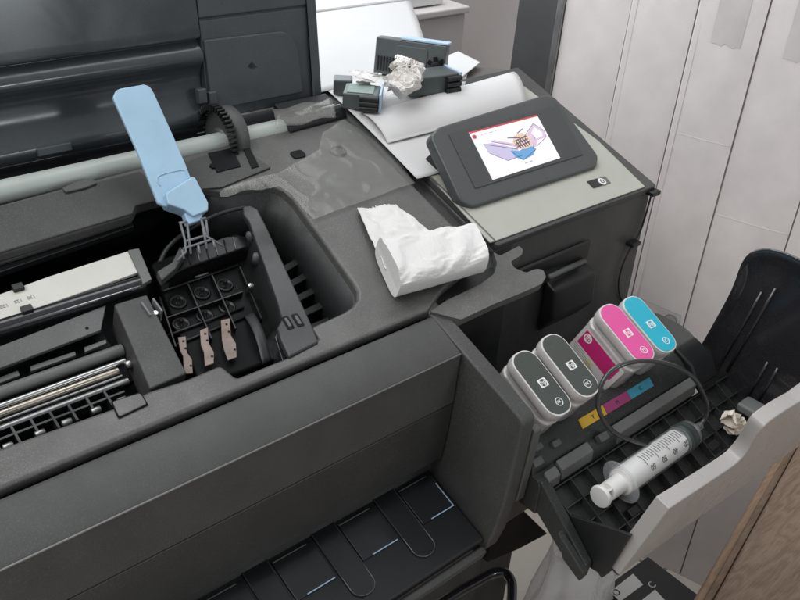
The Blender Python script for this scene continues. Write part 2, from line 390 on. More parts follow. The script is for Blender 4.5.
# chassis under the deck
k = MB(); k.box(DECK, XL, .095, .003, .30, -.10, -.085); k.build('chassis_floor', 'deepblack', P)
k = MB(); k.box(DECK, XL, .094, .232, .236, -.085, -.0125); k.build('chassis_back', 'deepblack', P)
k = MB(); k.extr([(-.02, -.105), (.28, -.02), (.34, -.02), (.34, -.30), (-.02, -.30)], XL, .094); k.build('lower_body', 'shell', P, bevel=.004)
# right-hand trough between deck and console with its rounded ridge
k = MB(); k.prism(DECK, [(.092, .258), (.1135, .258), (.1135, .02), (.1, .012), (.03, .003), (.03, .02), (.085, .034), (.092, .05)], -.02, -.008); k.build('deck_trough', 'shell', P, bevel=.002)
k = MB(); k.tube([DECK.p(.1, .252, -.004), DECK.p(.1005, .2, -.003), DECK.p(.1005, .165, -.0035), DECK.p(.1005, .14, -.009)], [.0065, .007, .0065, .003], 14); k.build('deck_ridge', 'midgrey', P)
# small details on the deck
k = MB()
q = DECK.at(299, 155); k.prism(DECK, rrect(q[0] - .008, q[0] + .006, q[1] - .0045, q[1] + .0055, .003), -.001, .0012); k.build('deck_slot', 'deepblack', P)
q = DECK.at(338, 152); k = MB(); k.tube([DECK.p(q[0] + .0080 * math.cos(i * .3), q[1] + .0065 * math.sin(i * .3), .0012) for i in range(21)], .0011, 6, True); k.build('deck_knockout', 'black', P); k = MB(); k.prism(DECK, [(q[0] + .0075 * math.cos(i * .3), q[1] + .0056 * math.sin(i * .3)) for i in range(21)], .0001, .0006); k.build('knockout_disc', 'shell', P)
q = [DECK.at(112, 403), DECK.at(140, 394), DECK.at(147, 405), DECK.at(119, 418)]
k = MB(); k.prism(DECK, rpoly(q, .002), -.001, .0016); k.build('deck_tab', 'deck', P, bevel=.0006)
k = MB()
for i in range(4): k.tube([DECK.p(*q[i], .0006), DECK.p(*q[(i + 1) % 4], .0006)], .0008, 6)
k.build('tab_groove', 'deepblack', P)
# raised rear shelf edge (step in front of the opening, left) and clip on the roller edge
k = MB(); k.prism(DECK, pxl(DECK, [(-80, 228), (0, 206), (140, 171), (170, 197), (136, 205), (133, 213), (0, 252), (-80, 274)], .003), .0004, .003); k.build('rear_shelf', 'shell', P, bevel=.0012)
k = MB(); k.prism(DECK, pxl(DECK, [(62, 190), (75, 184), (92, 180), (97, 185), (84, 190), (66, 194)], .003), .0031, .0055); k.build('clip', 'midgrey', P, bevel=.0008)
# gear and recess plate
k = MB(); k.prism(DECK, pxl(DECK, [(163, 170), (196, 158), (238, 145), (271, 167), (222, 187), (186, 190)], .002), .0003, .002); k.build('gear_recess', 'shell', P, bevel=.0006)
k = MB(); k.prism(DECK, pxl(DECK, [(208, 153), (232, 148), (241, 166), (217, 172)], .003), .0021, .003); k.prism(DECK, pxl(DECK, [(243, 148), (249, 146), (259, 166), (252, 168)], .003), .0021, .003); k.build('recess_slot', 'deepblack', P)
k = MB(); k.cyl(DECK.p(*DECK.at(213, 166, .003), .0005), DECK.p(*DECK.at(213, 166, .003), .0035), .003); k.build('screw_hole', 'deepblack', P)
gc = Vector((-.041, .2485, .0800)); GR = .0285
k = MB(); k.lathe(gc + Vector((-.003, 0, 0)), (1, 0, 0), [(0, .010), (0, GR - .003), (.001, GR), (.014, GR), (.015, GR - .001), (.015, .010)], 44)
k.lathe(gc + Vector((-.006, 0, 0)), (1, 0, 0), [(0, .004), (0, .010), (.024, .010), (.024, .004)], 24)
gear = k.build('gear', 'midgrey', P)
k = MB()
for i in range(44):
    a = 2 * math.pi * i / 44; rr = GR - .001
    F = Fr(gc + Vector((-.003, math.cos(a) * rr, math.sin(a) * rr)), (1, 0, 0), (0, -math.sin(a), math.cos(a)))
    k.box(F, -.0075, .0002, -.0011, .0011, -.005, .0008)
k.build('teeth', 'black', gear, bevel=.0003, seg=1)
# pale roller behind the deck
k = MB(); r0 = DECK.p(XL, .252, -.004); r1 = DECK.p(.052, .252 + .004, -.004)
k.cyl(r0, r1, .0098, n=28); ro = k.build('feed_roller', 'roller', P)
k = MB(); k.cyl(DECK.p(.022, .2545, -.004), DECK.p(.0935, .2575, -.004), .0122, n=32); k.build('roller_end', 'gloss', P)
k = MB(); k.box(DECK, XL, .094, .262, .30, -.03, -.016); k.build('roller_trough', 'deepblack', P)
k = MB(); k.box(DECK, .03, .0945, .268, .285, -.006, .004); k.box(DECK, .068, .082, .2445, .2519, -.004, .001); k.box(DECK, .046, .060, .2445, .2519, -.004, .001); k.build('roller_bracket', 'black', P, bevel=.0015)

# --- interior left of the carriage: rails, platen strip, rods, star wheels
def strip(name, m, pix, h, th=.003, bev=.0006, parent=P): 
    k = MB(); k.prism(DECK, pxl(DECK, pix, h), h - th, h); return k.build(name, m, parent, bevel=bev)
strip('rear_rail', 'black', [(-90, 290), (0, 264), (132, 222), (134, 226), (0, 272), (-90, 300)], -.012, .006)
strip('rail_bar', 'shell', [(-90, 284), (0, 257), (130, 217), (132, 221), (0, 263), (-90, 291)], -.008, .003)
st = strip('platen_strip', 'strip', [(-90, 326), (0, 294), (50, 276), (128, 251), (139, 272), (0, 321), (-90, 353)], -.014)
k = MB()
for i, (x, y, tx) in enumerate([(6, 306, '120'), (20, 301, '125'), (33, 297, '130')]):
    q = DECK.at(x - 2, y, -.0138); k.text(DECK.sub(q[0], q[1], -.0137, rad(180)), tx, .0042, .0001)
k.build('strip_print', 'ink', st)
strip('strip_end', 'grey', [(128, 250), (139, 248), (152, 279), (143, 284), (138, 271)], -.012, .004)
k = MB()
for x, y in [(18, 287), (27, 309)]:
    q = DECK.at(x, y, -.012); k.box(DECK, q[0] - .004, q[0] + .004, q[1] - .003, q[1] + .003, -.018, -.0105)
k.build('strip_clip', 'black', P, bevel=.0006)
c2 = DECK.at(142, 284, -.020)
k = MB(); k.cyl(DECK.p(XL, c2[1], -.020), DECK.p(c2[0], c2[1], -.020), .0068, n=20); k.build('guide_rail', 'gloss', P)
strip('support_plate', 'midgrey', [(-90, 376), (0, 346), (106, 305), (101, 330), (0, 368), (-90, 403)], -.022, .003)
k = MB(); q = DECK.at(87, 328, -.0218); k.cyl(DECK.p(*q, -.023), DECK.p(*q, -.0217), .0013); k.build('plate_hole', 'deepblack', P)
strip('bar_bed', 'deepblack', [(-90, 404), (0, 369), (102, 331), (135, 380), (0, 450), (-90, 486)], -.038, .004)
for pts in ([(30, 366), (75, 351), (76, 355), (31, 371)], [(84, 347), (106, 339), (107, 343), (85, 352)], [(-60, 400), (18, 370), (20, 375), (-60, 406)]):
    strip('slot_bar', 'grey', pts, -.030)
def rod(name, m, x1, y1, h, r, n=16):
    q = DECK.at(x1, y1, h); k = MB(); k.cyl(DECK.p(XL, q[1], h), DECK.p(q[0], q[1], h), r, n=n); return k.build(name, m, P)
rod('grey_roller', 'grey', 122, 350, -.030, .0048)
rod('upper_rod', 'chrome', 125, 361, -.026, .0023)
rod('warm_rod', 'brass', 118, 371, -.028, .0027)
rod('thin_rod', 'steel', 122, 376, -.029, .0011)
rod('lower_rod', 'steel', 128, 381, -.028, .0026)
k = MB(); q = DECK.at(130, 364, -.026); k.lathe(DECK.p(q[0] - .004, q[1], -.026), (1, 0, 0), [(0, .002), (.001, .0035), (.006, .0035), (.007, .002)], 16); k.build('rod_bush', 'chrome', P)
# comb of cells with small star wheels along the front lip
lip0, lip1 = Vector(DECK.at(6, 446, -.012)), Vector(DECK.at(122, 399, -.012))
def lipx(u): return lip0.y + (lip1.y - lip0.y) * (u - lip0.x) / (lip1.x - lip0.x)
k = MB(); u = XL + .05
while u < lip1.x + .004:
    y = lipx(u) if u > -.5 else lipx(-.5)
    k.box(DECK, u, u + .0016, y - .002, y + .0135, -.03, -.0125); u += .0128
k.box(DECK, XL + .05, lip1.x + .005, lipx(-.3) + .006, lipx(-.3) + .0075, -.03, -.0131); k.box(DECK, XL + .05, lip1.x + .005, lipx(-.3) + .0125, lipx(-.3) + .014, -.03, -.0128)
k.build('comb', 'black', P)
for i, (x, y) in enumerate([(-54, 470), (-24, 457), (8, 445), (40, 432), (67, 421), (96, 409), (122, 399)]):
    q = DECK.at(x, y, -.012); k = MB(); k.lathe(DECK.p(q[0] - .0035, q[1], -.0135), (1, 0, 0), [(0, .001), (.0005, .0024), (.0065, .0024), (.007, .001)], 14); k.build('star_wheel', 'steel', P)
# grey end block left of the carriage
strip('end_block', 'shell', [(114, 304), (147, 294), (187, 373), (150, 389)], -.010, .03, .0015)
k = MB(); q = DECK.at(155, 316, -.014); k.cyl(DECK.p(q[0], q[1], -.02), DECK.p(q[0], q[1], -.010), .002); k.build('pin', 'chrome', P)
k = MB(); k.box(DECK, q[0] - .006, q[0] - .0045, q[1] - .002, q[1] + .012, -.02, -.008); k.box(DECK, q[0] + .0035, q[0] + .005, q[1] - .002, q[1] + .012, -.02, -.008); k.build('pin_bracket', 'wire', P)

# --- print head carriage
CH = MB(); CH.prism(DECK, rpoly(pxl(DECK, [(150, 262), (236, 232), (268, 246), (292, 300), (300, 350), (236, 374), (196, 378)], -.03), .006), -.07, -.03)
carr = CH.build('carriage', 'pit', P, bevel=.003)
# outer frame: curved top bar and right arm
armpx = [(243, 206), (250, 205), (258, 209), (267, 227), (290, 277), (313, 327), (319, 342), (289, 357), (281, 340), (277, 328), (282, 319), (277, 301), (249, 222), (243, 214)]
k = MB(); k.prism(DECK, pxl(DECK, armpx, .002), -.004, .002); arm = k.build('frame_arm', 'frameplastic', carr, bevel=.0016, seg=3)
k = MB(); k.tube(spline([DECK.p(*DECK.at(x, y, .0), .0) for x, y in ((160, 262), (166, 250), (178, 238), (200, 223), (222, 213), (246, 207))], 5), .0018, 8); k.build('frame_bow', 'black', carr)
k = MB(); k.prism(DECK, pxl(DECK, [(277, 328), (281, 320), (284, 334), (291, 356), (285, 352)], -.002), -.045, -.0125); k.build('arm_web', 'gloss', carr, bevel=.001)
k = MB()
for px in (288, 298):
    q = DECK.at(px, 322 - (px - 288) * .25, .003); F = DECK.sub(q[0], q[1], .0021, rad(-8))
    k.prism(F, rrect(-.003, .003, -.0065, .0065, .0012), 0, .0004); 
k.build('arm_slot', 'deepblack', carr)
k = MB()
for px in (288, 298):
    q = DECK.at(px, 322 - (px - 288) * .25, .003); F = DECK.sub(q[0], q[1], .0023, rad(-8)); k.prism(F, rrect(-.0012, .0012, -.0045, .0045, .0006), 0, .0006)
k.build('arm_slot_core', 'midgrey', carr)
# ink needle domes
for x, y in [(178, 301), (202, 292), (225, 284), (181, 323), (205, 315), (227, 306)]:
    q = DECK.at(x, y, -.028); k = MB(); k.lathe(DECK.p(q[0], q[1], -.031), DECK.c, [(0, .0075), (.0025, .0072), (.003, .0055), (.0008, .005), (.0008, .0018), (.006, .0014), (.007, .0004)], 22); k.build('ink_needle', 'pitgloss', carr)
for x0, y0, x1, y1 in [(163, 290, 238, 264), (166, 335, 244, 306), (170, 346, 247, 315), (160, 281, 234, 256)]:
    q, r_ = DECK.at(x0, y0, -.027), DECK.at(x1, y1, -.027); k = MB(); k.tube([DECK.p(*q, -.0285), DECK.p(*r_, -.0285)], .0011, 6); k.build('carriage_rib', 'black', carr)
k = MB(); q, r_ = DECK.at(195, 277, -.026), DECK.at(208, 273, -.026); k.tube([DECK.p(*q, -.0262), DECK.p(*r_, -.0262)], .0008, 6); k.build('carriage_mark', 'wire', carr)
for pa, pb in (((188, 283), (212, 338)), ((212, 274), (236, 328)), ((167, 317), (243, 291)), ((240, 266), (262, 318)), ((160, 296), (176, 346))):
    a_, b_ = Vector(DECK.at(*pa, -.024)), Vector(DECK.at(*pb, -.024)); n_ = (b_ - a_).normalized() * .0007; n_ = Vector((-n_.y, n_.x))
    k = MB(); k.prism(DECK, [tuple(a_ + n_), tuple(b_ + n_), tuple(b_ - n_), tuple(a_ - n_)], -.0305, -.0245); k.build('partition', 'pitgloss', carr, bevel=.0003)
k = MB(); k.prism(DECK, pxl(DECK, [(172, 262), (186, 250), (226, 236), (247, 236), (250, 246), (232, 252), (186, 268), (170, 276)], -.014), -.03, -.014); k.build('latch_frame', 'pitgloss', carr, bevel=.0015)
for i in range(6):
    k = MB(); k.tube([DECK.p(*DECK.at(188 + i * 9, 252 - i * 3, -.0135), -.0137), DECK.p(*DECK.at(191 + i * 9, 264 - i * 3, -.0135), -.0137)], .0007, 6); k.build('latch_rib', 'wire' if i % 2 else 'black', carr)
k = MB(); k.grid(lambda u, v: DECK.p(*(lambda a_, b_: (a_[0] * (1 - u) + b_[0] * u, a_[1] * (1 - u) + b_[1] * u))(DECK.at(244 + 9 * v, 318 - 4 * v, -.03), DECK.at(262 + 9 * v, 366 - 4 * v, -.03)), -.028 + .006 * math.sin(u * 3.1)), 12, 3); k.build('ribbon_cable', 'frameplastic', carr, solid=.0006)
# three flexible contacts
for pts in ([(178, 337), (186, 336), (187, 352), (192, 359), (193, 373), (184, 374), (183, 356), (180, 350)], [(200, 330), (208, 327), (209, 343), (214, 352), (214, 363), (205, 366), (204, 352), (201, 345)], [(221, 320), (230, 318), (231, 335), (236, 343), (237, 357), (228, 360), (224, 349), (222, 340)]):
    k = MB(); k.prism(DECK, pxl(DECK, pts, -.024), -.0255, -.024); f_ = k.build('contact', 'flex', carr, bevel=.0005)
    k = MB()
    for t_ in (.12, .32, .8):
        q = [pts[0][j] * (1 - t_) + pts[4][j] * t_ + (4 * (1 - t_) if j == 0 else 0) for j in (0, 1)]; w_ = DECK.at(*q, -.024); k.cyl(DECK.p(*w_, -.0245), DECK.p(*w_, -.0235), .0009, n=10)
    k.build('contact_hole', 'deepblack', f_)
# dark ramp and screw inside the arm
strip('inner_ramp', 'black', [(246, 300), (262, 296), (287, 353), (268, 362)], -.03, .02, .002, carr)
for x, y in [(251, 283), (250, 232), (257, 253)]:
    q = DECK.at(x, y, -.018); k = MB(); k.lathe(DECK.p(*q, -.03), DECK.c, [(0, .003), (.01, .003), (.011, .0015)], 14); k.build('screw', 'chrome' if y == 283 else 'wire', carr)
# ribbed pocket at the right end of the opening
for i in range(5):
    y0 = 252 + i * 15
    strip('pocket_rib', 'black', [(272 + i * 5, y0 + 20), (306 + i * 8, y0), (309 + i * 8, y0 + 6), (275 + i * 5, y0 + 27)], -.045 - .002 * i, .02, .001)
# blue latch lever: stands up from the carriage, leaning back
lb = DECK.p(*DECK.at(190, 217, .012), .012); lt = onX(134, 87, lb.x)
LV = Fr(lb, (1, 0, 0), lt - lb); HL = (lt - lb).length
def lv(px, py, h=0): return LV.at(px, py, h)
pix = [(113, 97), (116, 90), (121, 88), (144, 84), (150, 86), (154, 92), (172, 132), (186, 164), (192, 180), (180, 186), (166, 207), (158, 203), (137, 150)]
k = MB(); k.prism(LV, rpoly(pxl(LV, pix), [.002, .002, 0, 0, .002, .002, 0, 0, 0, 0, 0, .001, 0], 3), -.004, .0); lever = k.build('latch_lever', 'blue', carr, bevel=.0014, seg=3)
k = MB(); k.prism(LV, pxl(LV, [(166, 207), (163, 196), (190, 179), (193, 180), (206, 205), (206, 213), (191, 219), (181, 212)]), -.008, .006)
k.prism(LV, pxl(LV, [(183, 214), (202, 209), (201, 221), (187, 226)]), -.005, .003); k.build('lever_foot', 'blue', lever, bevel=.0016, seg=2)
k = MB(); q = [lv(*p_) for p_ in ((160, 186), (157, 180), (161, 175), (182, 170), (186, 174), (190, 184))]; k.tube(spline([LV.p(*p_, .0002) for p_ in q], 5), .0005, 6); k.build('lever_groove', 'blue', lever)
# grey wire yoke below the lever
k = MB()
Z0 = .006
def dk3(px, py, h): return DECK.p(*DECK.at(px, py, h), h)
for pl_ in ([(180, 222), (185, 240), (186, 252), (177, 261)], [(187, 222), (191, 254)], [(201, 219), (206, 236), (223, 246)], [(206, 220), (208, 237)], [(202, 222), (207, 249)], [(183, 249), (213, 239)], [(184, 242), (207, 235)], [(198, 245), (200, 254)], [(213, 240), (215, 248)], [(182, 250), (184, 259)], [(179, 223), (187, 222)], [(200, 219), (206, 218)]):
    pts = [dk3(x, y, .012 - .010 * max(0, (y - 222)) / 30) for x, y in pl_]; k.tube(pts, .0011, 6)
yoke = k.build('wire_yoke', 'wire', carr)
k = MB(); k.prism(DECK, pxl(DECK, [(157, 271), (172, 262), (180, 246), (186, 252), (176, 268), (162, 280)], -.004), -.012, -.004); k.build('yoke_foot', 'shell', carr, bevel=.001)

# --- front covers (profiles swept along the printer)
cy = DECK
fp = [cy.p(0, -.0015, -.006), cy.p(0, -.004, -.0015), cy.p(0, -.0075, 0), cy.p(0, -.0425, -.0036), Vector((0, -.0412, -.0188)), Vector((0, -.0392, -.0695)), Vector((0, -.03, -.0695)), Vector((0, -.012, -.02))]
k = MB(); k.extr([(p.y, p.z) for p in fp], XL, -.0012); k.build('front_cover', 'front', P, bevel=.0009, seg=2)
k = MB(); k.tube([Vector((XL, -.0414, -.0186)), Vector((-.002, -.0414, -.0186))], .0007, 8); k.build('cover_crease_highlight', 'creaseglint', P)  # added bead, its light colour paints the crease highlight
k = MB(); k.extr([(-.0388, -.0706), (-.0372, -.1), (-.0332, -.1345), (-.02, -.1345), (-.02, -.0706)], XL, -.0012); k.build('lower_front_panel', 'lower', P, bevel=.0012)
k = MB(); k.extr([(-.0085, -.012), (-.0195, -.06), (-.0195, -.1), (.0, -.1), (.0, -.012)], XL, -.0012); k.build('front_frame', 'deepblack', P)

# --- output shelf below the front cover
ST = Fr((0, -.1037, -.187), (1, 0, 0), (0, math.cos(rad(19.5)), math.sin(rad(19.5))))
q0 = ST.at(380, 600); q1 = ST.at(492, 541)
ve = (q0[1] + q1[1]) / 2
k = MB(); k.box(ST, XL, -.001, ve, .13, -.012, 0); shelf = k.build('output_shelf', 'black', P, bevel=.003)
k = MB(); k.box(ST, XL, -.001, ve - .009, ve - .001, -.02, -.008); k.build('shelf_lip', 'shell', P, bevel=.003)
S0 = ST.at(376, 504); S1 = ST.at(312, 538); du = S0[0] - S1[0]
tip = (-.0565, .0235); du = .0665; tw = .0112
for i in range(8):
    ux = tip[0] - du * i
    # tongue with rounded end
    k = MB(); y0 = tip[1]; pts = [(ux - tw, .1), (ux - tw, y0 + tw * .8)] + [(ux - tw * math.cos(rad(a)), y0 + tw * .8 - tw * .8 * math.sin(rad(a))) for a in range(15, 180, 15)] + [(ux + tw, y0 + tw * .8), (ux + tw, .1)]
    k.prism(ST, pts, .0003, .0012); tg = k.build('guide_tongue', 'shelfgloss', shelf, bevel=.0003)
    k = MB(); k.tube([ST.p(x, y, .0012) for x, y in pts], .0007, 8); k.build('tongue_rim', 'rimgloss', tg)
    # glossy panel to the right of each tongue with a bright line along its front
    px0, px1 = ux + tw + .002, ux + du - tw - .003
    yb = .084; yf = .048
    k = MB(); k.box(ST, px0, px1, yf, yb, .0004, .0016); pn = k.build('shelf_panel', 'shelfgloss', shelf, bevel=.0005)
    k = MB(); k.box(ST, px0, px1 - .006, yb - .0006, yb + .0006, .0016, .0026); k.build('panel_ridge', 'midgrey', pn, bevel=.0005)
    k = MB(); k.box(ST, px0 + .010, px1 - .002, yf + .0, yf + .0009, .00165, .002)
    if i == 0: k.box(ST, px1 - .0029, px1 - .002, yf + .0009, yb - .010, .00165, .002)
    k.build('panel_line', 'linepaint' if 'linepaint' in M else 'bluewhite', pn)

# --- ink bay: side wall, rim, back wall, floor, dock
sl = math.tan(rad(21))
BW = [(.02, .004), (0, -.002), (-.1075, -.0425), (-.1125, -.047), (-.1105, -.09), (-.1075, -.137), (-.102, -.175), (-.095, -.20), (.02, -.2)]
k = MB(); k.extr(BW, .0005, .0165); k.build('bay_side_wall', 'shell', P, bevel=.003, seg=3)
k = MB(); k.extr([(-.1065, -.06), (-.1135, -.062), (-.112, -.09), (-.1085, -.14), (-.1, -.15)], .0168, .026); k.build('bay_wall_return', 'midgrey', P, bevel=.002)
k = MB(); k.extr([(-.016, -.014), (-.03, -.020), (-.03, -.027), (-.016, -.022)], .0169, .0185); k.build('bay_slot', 'strip', P)
rim = [(430, 312), (444, 302), (481, 284), (494, 274), (497, 264), (493, 252), (500, 256), (519, 246), (523, 250), (522, 255), (511, 262), (514, 268), (526, 273), (536, 269), (543, 270), (546, 277), (542, 284), (527, 291), (495, 304), (461, 320)]
k = MB(); k.prism(DECK, rpoly(pxl(DECK, rim), .002, 3), -.008, .0005); k.build('bay_rim', 'deck', P, bevel=.0012)
k = MB(); k.extr([(.012, -.004), (.035, .003), (.035, -.2), (.012, -.2)], .0167, .112); k.build('bay_back_wall', 'black', P)
# console body
CB = [DECK.p(0, .036, -.003), DECK.p(0, .262, -.003), Vector((0, .26, -.2)), Vector((0, .0325, -.2))]
k = MB(); k.extr([(p.y, p.z) for p in CB], .1125, .365); cons = k.build('control_console', 'shell', P, bevel=.003)
k = MB(); k.extr([(.0322, -.047), (.017, -.054), (.014, -.088), (.0322, -.112)], .195, .264); k.build('bay_bump', 'black', P, bevel=.004)
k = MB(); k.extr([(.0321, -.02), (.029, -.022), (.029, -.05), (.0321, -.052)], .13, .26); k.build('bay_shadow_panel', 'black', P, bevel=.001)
k = MB(); k.tube([Vector((.185, .02, -.036)), Vector((.25, .026, -.040))], .003, 8); k.build('hinge_rod', 'midgrey', P)
k = MB(); k.prism(DECK, rpoly([(.1125, .0345), (.3665, .0335), (.3665, .262), (.1125, .262)], .004), -.0025, .005); k.build('console_trim', 'shell', cons, bevel=.0015)
sil = [DECK.at(490, 243, .006), DECK.at(645, 187, .006), DECK.at(598, 141, .006), DECK.at(519, 83, .006), (DECK.at(519, 83, .006)[0] - .06, DECK.at(519, 83, .006)[1] + .004), (.1145, .25), (.1145, .15)]
k = MB(); k.prism(DECK, rpoly(sil, .002), .0051, .0066); k.build('silver_panel', 'silver', cons, bevel=.0005)
k = MB(); k.box(DECK, .1127, .1142, .04, .25, .0052, .0072); k.build('panel_edge', 'grey', cons)
# power button
bq = [DECK.at(587, 182, .007), DECK.at(605, 176, .007), DECK.at(611, 183, .007), DECK.at(593, 188, .007)]
k = MB(); k.prism(DECK, bq, .0067, .0073); k.build('button_plate', 'grey', cons, bevel=.0002)
bq2 = [DECK.at(587, 181.5, .0075), DECK.at(597, 178.5, .0075), DECK.at(603.5, 184.5, .0075), DECK.at(593.5, 188, .0075)]
k = MB(); k.prism(DECK, bq2, .0074, .0078); k.build('button_dark', 'black', cons)
c = DECK.at(602, 181.5, .008); k = MB(); k.cyl(DECK.p(*c, .0074), DECK.p(*c, .0084), .0048, n=24); k.build('power_button', 'white', cons, bevel=.0004)
k = MB(); k.tube([DECK.p(c[0] + .0022 * math.sin(t), c[1] + .0022 * math.cos(t), .0086) for t in [.6 + i * .25 for i in range(21)]], .0004, 6); k.tube([DECK.p(c[0], c[1], .0086), DECK.p(c[0], c[1] + .003, .0086)], .0004, 6); k.build('power_symbol', 'mark', cons)
# tilted touch screen
tb0 = DECK.p(*DECK.at(470, 206, .012), .012)
t0 = Vector((.1125, .0805, .011)); ang = math.atan2(.034, .079)
o = DECK.p(.1125, .0805, .0105); vb = DECK.b * math.cos(ang) + DECK.c * math.sin(ang)
TB = Fr(o, (1, 0, 0), vb)
tp = [TB.at(x, y) for x, y in [(432, 131), (545, 94), (557, 97), (600, 158), (597, 168), (470, 207), (459, 200)]]
tp = [TB.at(431, 136), TB.at(438, 127), TB.at(546, 94), TB.at(556, 97), TB.at(599, 156), TB.at(597, 167), TB.at(474, 207), TB.at(461, 201)]
k = MB(); k.prism(TB, rpoly(tp, .005, 4), -.013, 0); tab = k.build('touch_panel', 'tablet', cons, bevel=.0025, seg=3)
k = MB(); k.prism(TB, rpoly([TB.at(*p_) for p_ in ((448, 134), (557, 105), (583, 155), (475, 189))], .002), .0001, .0009); k.build('panel_glass', 'tabletglass', tab, bevel=.0004)
k = MB(); k.prism(TB.sub(0, 0, -.03), [(.012, .012), (.16, .012), (.16, .07), (.012, .07)], -.002, .016); k.build('panel_support', 'black', tab)
sq = [TB.at(468, 133), TB.at(536, 115.5), TB.at(559.5, 158.5), TB.at(492, 180.5)]
k = MB(); k.prism(TB, sq, .0011, .0014); scr = k.build('screen', 'screen', tab)
def sp(u, v):      # screen coordinates, v down
    a = Vector(sq[0]).lerp(Vector(sq[1]), u); b_ = Vector(sq[3]).lerp(Vector(sq[2]), u); return tuple(a.lerp(b_, v))
def spoly(name, m, pts, lvl): 
    k = MB(); k.prism(TB, [sp(*p_) for p_ in pts], .00142 + lvl * .00008, .00146 + lvl * .00008); return k.build(name, m, scr)
spoly('title_line', 'sred', [(0, 0), (1, 0), (1, .035), (0, .035)], 0)
spoly('alert_icon', 'sred', [(.04 + .03 * math.cos(i * .6), .115 + .045 * math.sin(i * .6)) for i in range(10)], 0)
k = MB()
for i, (u, w_) in enumerate([(.13, .03), (.18, .03), (.25, .05), (.33, .02)]): k.prism(TB, [sp(u, .10), sp(u + w_, .10), sp(u + w_, .12), sp(u, .12)], .00142, .00146)
k.build('title_text', 'sgrey', scr)
spoly('drawing_left', 'slilac', [(.10, .30), (.22, .32), (.50, .56), (.52, .72), (.30, .74), (.12, .50)], 0)
spoly('drawing_rail', 'spink', [(.20, .28), (.26, .27), (.56, .50), (.50, .54)], 1)
spoly('drawing_bay', 'spink', [(.62, .42), (.76, .30), (.88, .16), (.98, .36), (.96, .50), (.82, .52), (.78, .62), (.70, .66)], 0)
spoly('drawing_bay_inner', 'screen', [(.79, .34), (.87, .24), (.94, .38), (.92, .46), (.82, .48)], 1)
spoly('drawing_carriage', 'sblue', [(.40, .56), (.50, .62), (.62, .58), (.70, .60), (.74, .68), (.66, .78), (.50, .82), (.42, .72)], 2)
spoly('drawing_basket', 'sorange', [(.48, .42), (.54, .30), (.66, .28), (.74, .40), (.72, .58), (.62, .62), (.50, .58)], 3)
k = MB()
for i in range(5): k.prism(TB, [sp(.52 + i * .035, .40), sp(.535 + i * .035, .40), sp(.555 + i * .035, .58), sp(.54 + i * .035, .58)], .0018, .00184)
for i in range(3): k.prism(TB, [sp(.50, .40 + i * .065), sp(.70, .36 + i * .065), sp(.70, .38 + i * .065), sp(.50, .42 + i * .065)], .00185, .00188)
for pa, pb in (((.10, .30), (.50, .58)), ((.22, .30), (.56, .54)), ((.12, .50), (.30, .74)), ((.30, .74), (.52, .72)), ((.62, .42), (.88, .16)), ((.88, .16), (.98, .36)), ((.98, .36), (.96, .50)), ((.78, .62), (.96, .50)), ((.70, .66), (.80, .44)), ((.40, .58), (.50, .82)), ((.50, .82), (.74, .68))):
    a_, b_ = Vector(sp(*pa)), Vector(sp(*pb)); n_ = (b_ - a_).normalized() * .00028; n_ = Vector((-n_.y, n_.x)); k.prism(TB, [tuple(a_ + n_), tuple(b_ + n_), tuple(b_ - n_), tuple(a_ - n_)], .00176, .00179)
k.prism(TB, [sp(.44, .30), sp(.60, .36), sp(.60, .38), sp(.44, .32)], .0018, .00184); k.prism(TB, [sp(.60, .26), sp(.70, .20), sp(.70, .22), sp(.60, .28)], .0018, .00184)
k.build('drawing_lines', 'sdark', scr)
k = MB(); 
for u in (.50, .57): k.prism(TB, [sp(u, .87), sp(u + .04, .87), sp(u + .04, .90), sp(u, .90)], .00142, .00146)
k.build('footer_text', 'sgrey', scr)

# bay floor: rounded base
base = [(.0168, .05), (.37, .05), (.405, .02), (.405, -.035), (.37, -.075), (.32, -.095), (.0168, -.095)]
k = MB(); k.prism(WORLD, rpoly(base, [0, .02, .03, .03, .03, .03, 0]), -.185, -.15); k.build('bay_base', 'shell', P, bevel=.006, seg=3)
# cartridge dock (front ledge) with the ink colour strip
k = MB(); k.extr([(-.02, -.151), (-.075, -.118), (-.088, -.094), (-.098, -.098), (-.110, -.1085), (-.112, -.116), (-.118, -.117), (-.121, -.122), (-.121, -.152)], .0275, .262); dock = k.build('ink_dock', 'tray', P, bevel=.001)
DS = Fr((0, -.098, -.098), (1, 0, 0), (0, .012, .0105))
def band(name, m, p0, p1, h=.0008):
    a, b_ = DS.at(*p0)[0], DS.at(*p1)[0]; k = MB(); k.box(DS, a, b_, -.0125, -.0015, -.001, h); return k.build(name, m, dock)
x_y0, x_y1, x_m, x_c = (579, 424), (606, 410), (630, 397), (652, 386)
def xs(p): return onY(*p, -.104).x
for nm, mm, xa, xb in (('yellow_band', 'yelstrip', xs((583, 421)), xs((607, 409))), ('magenta_band', 'magstrip', xs((607, 409)), xs((630, 398))), ('cyan_band', 'cyanstrip', xs((630, 398)), xs((652, 387)))):
    k = MB(); k.box(DS, xa + .0003, xb - .0003, -.0095, -.0005, -.001, .0009); k.build(nm, mm, dock)
    k = MB(); k.text(DS.sub((xa + xb) / 2, -.005, .0011), {'yellow_band': 'Y', 'magenta_band': 'M', 'cyan_band': 'C'}[nm], .0055, .0002); k.build('band_letter', 'mark', dock)
for xa, xb in ((.055, .098), (.134, .262)):
    k = MB(); k.extr([(-.113, -.112), (-.1215, -.1165), (-.1225, -.128), (-.113, -.128)], xa, xb); k.build('dock_bar', 'grey', P, bevel=.001)
k = MB(); k.extr([(-.116, -.1125), (-.1235, -.1175), (-.1235, -.128), (-.116, -.128)], .036, .051); k.build('dock_catch', 'grey', P, bevel=.001)
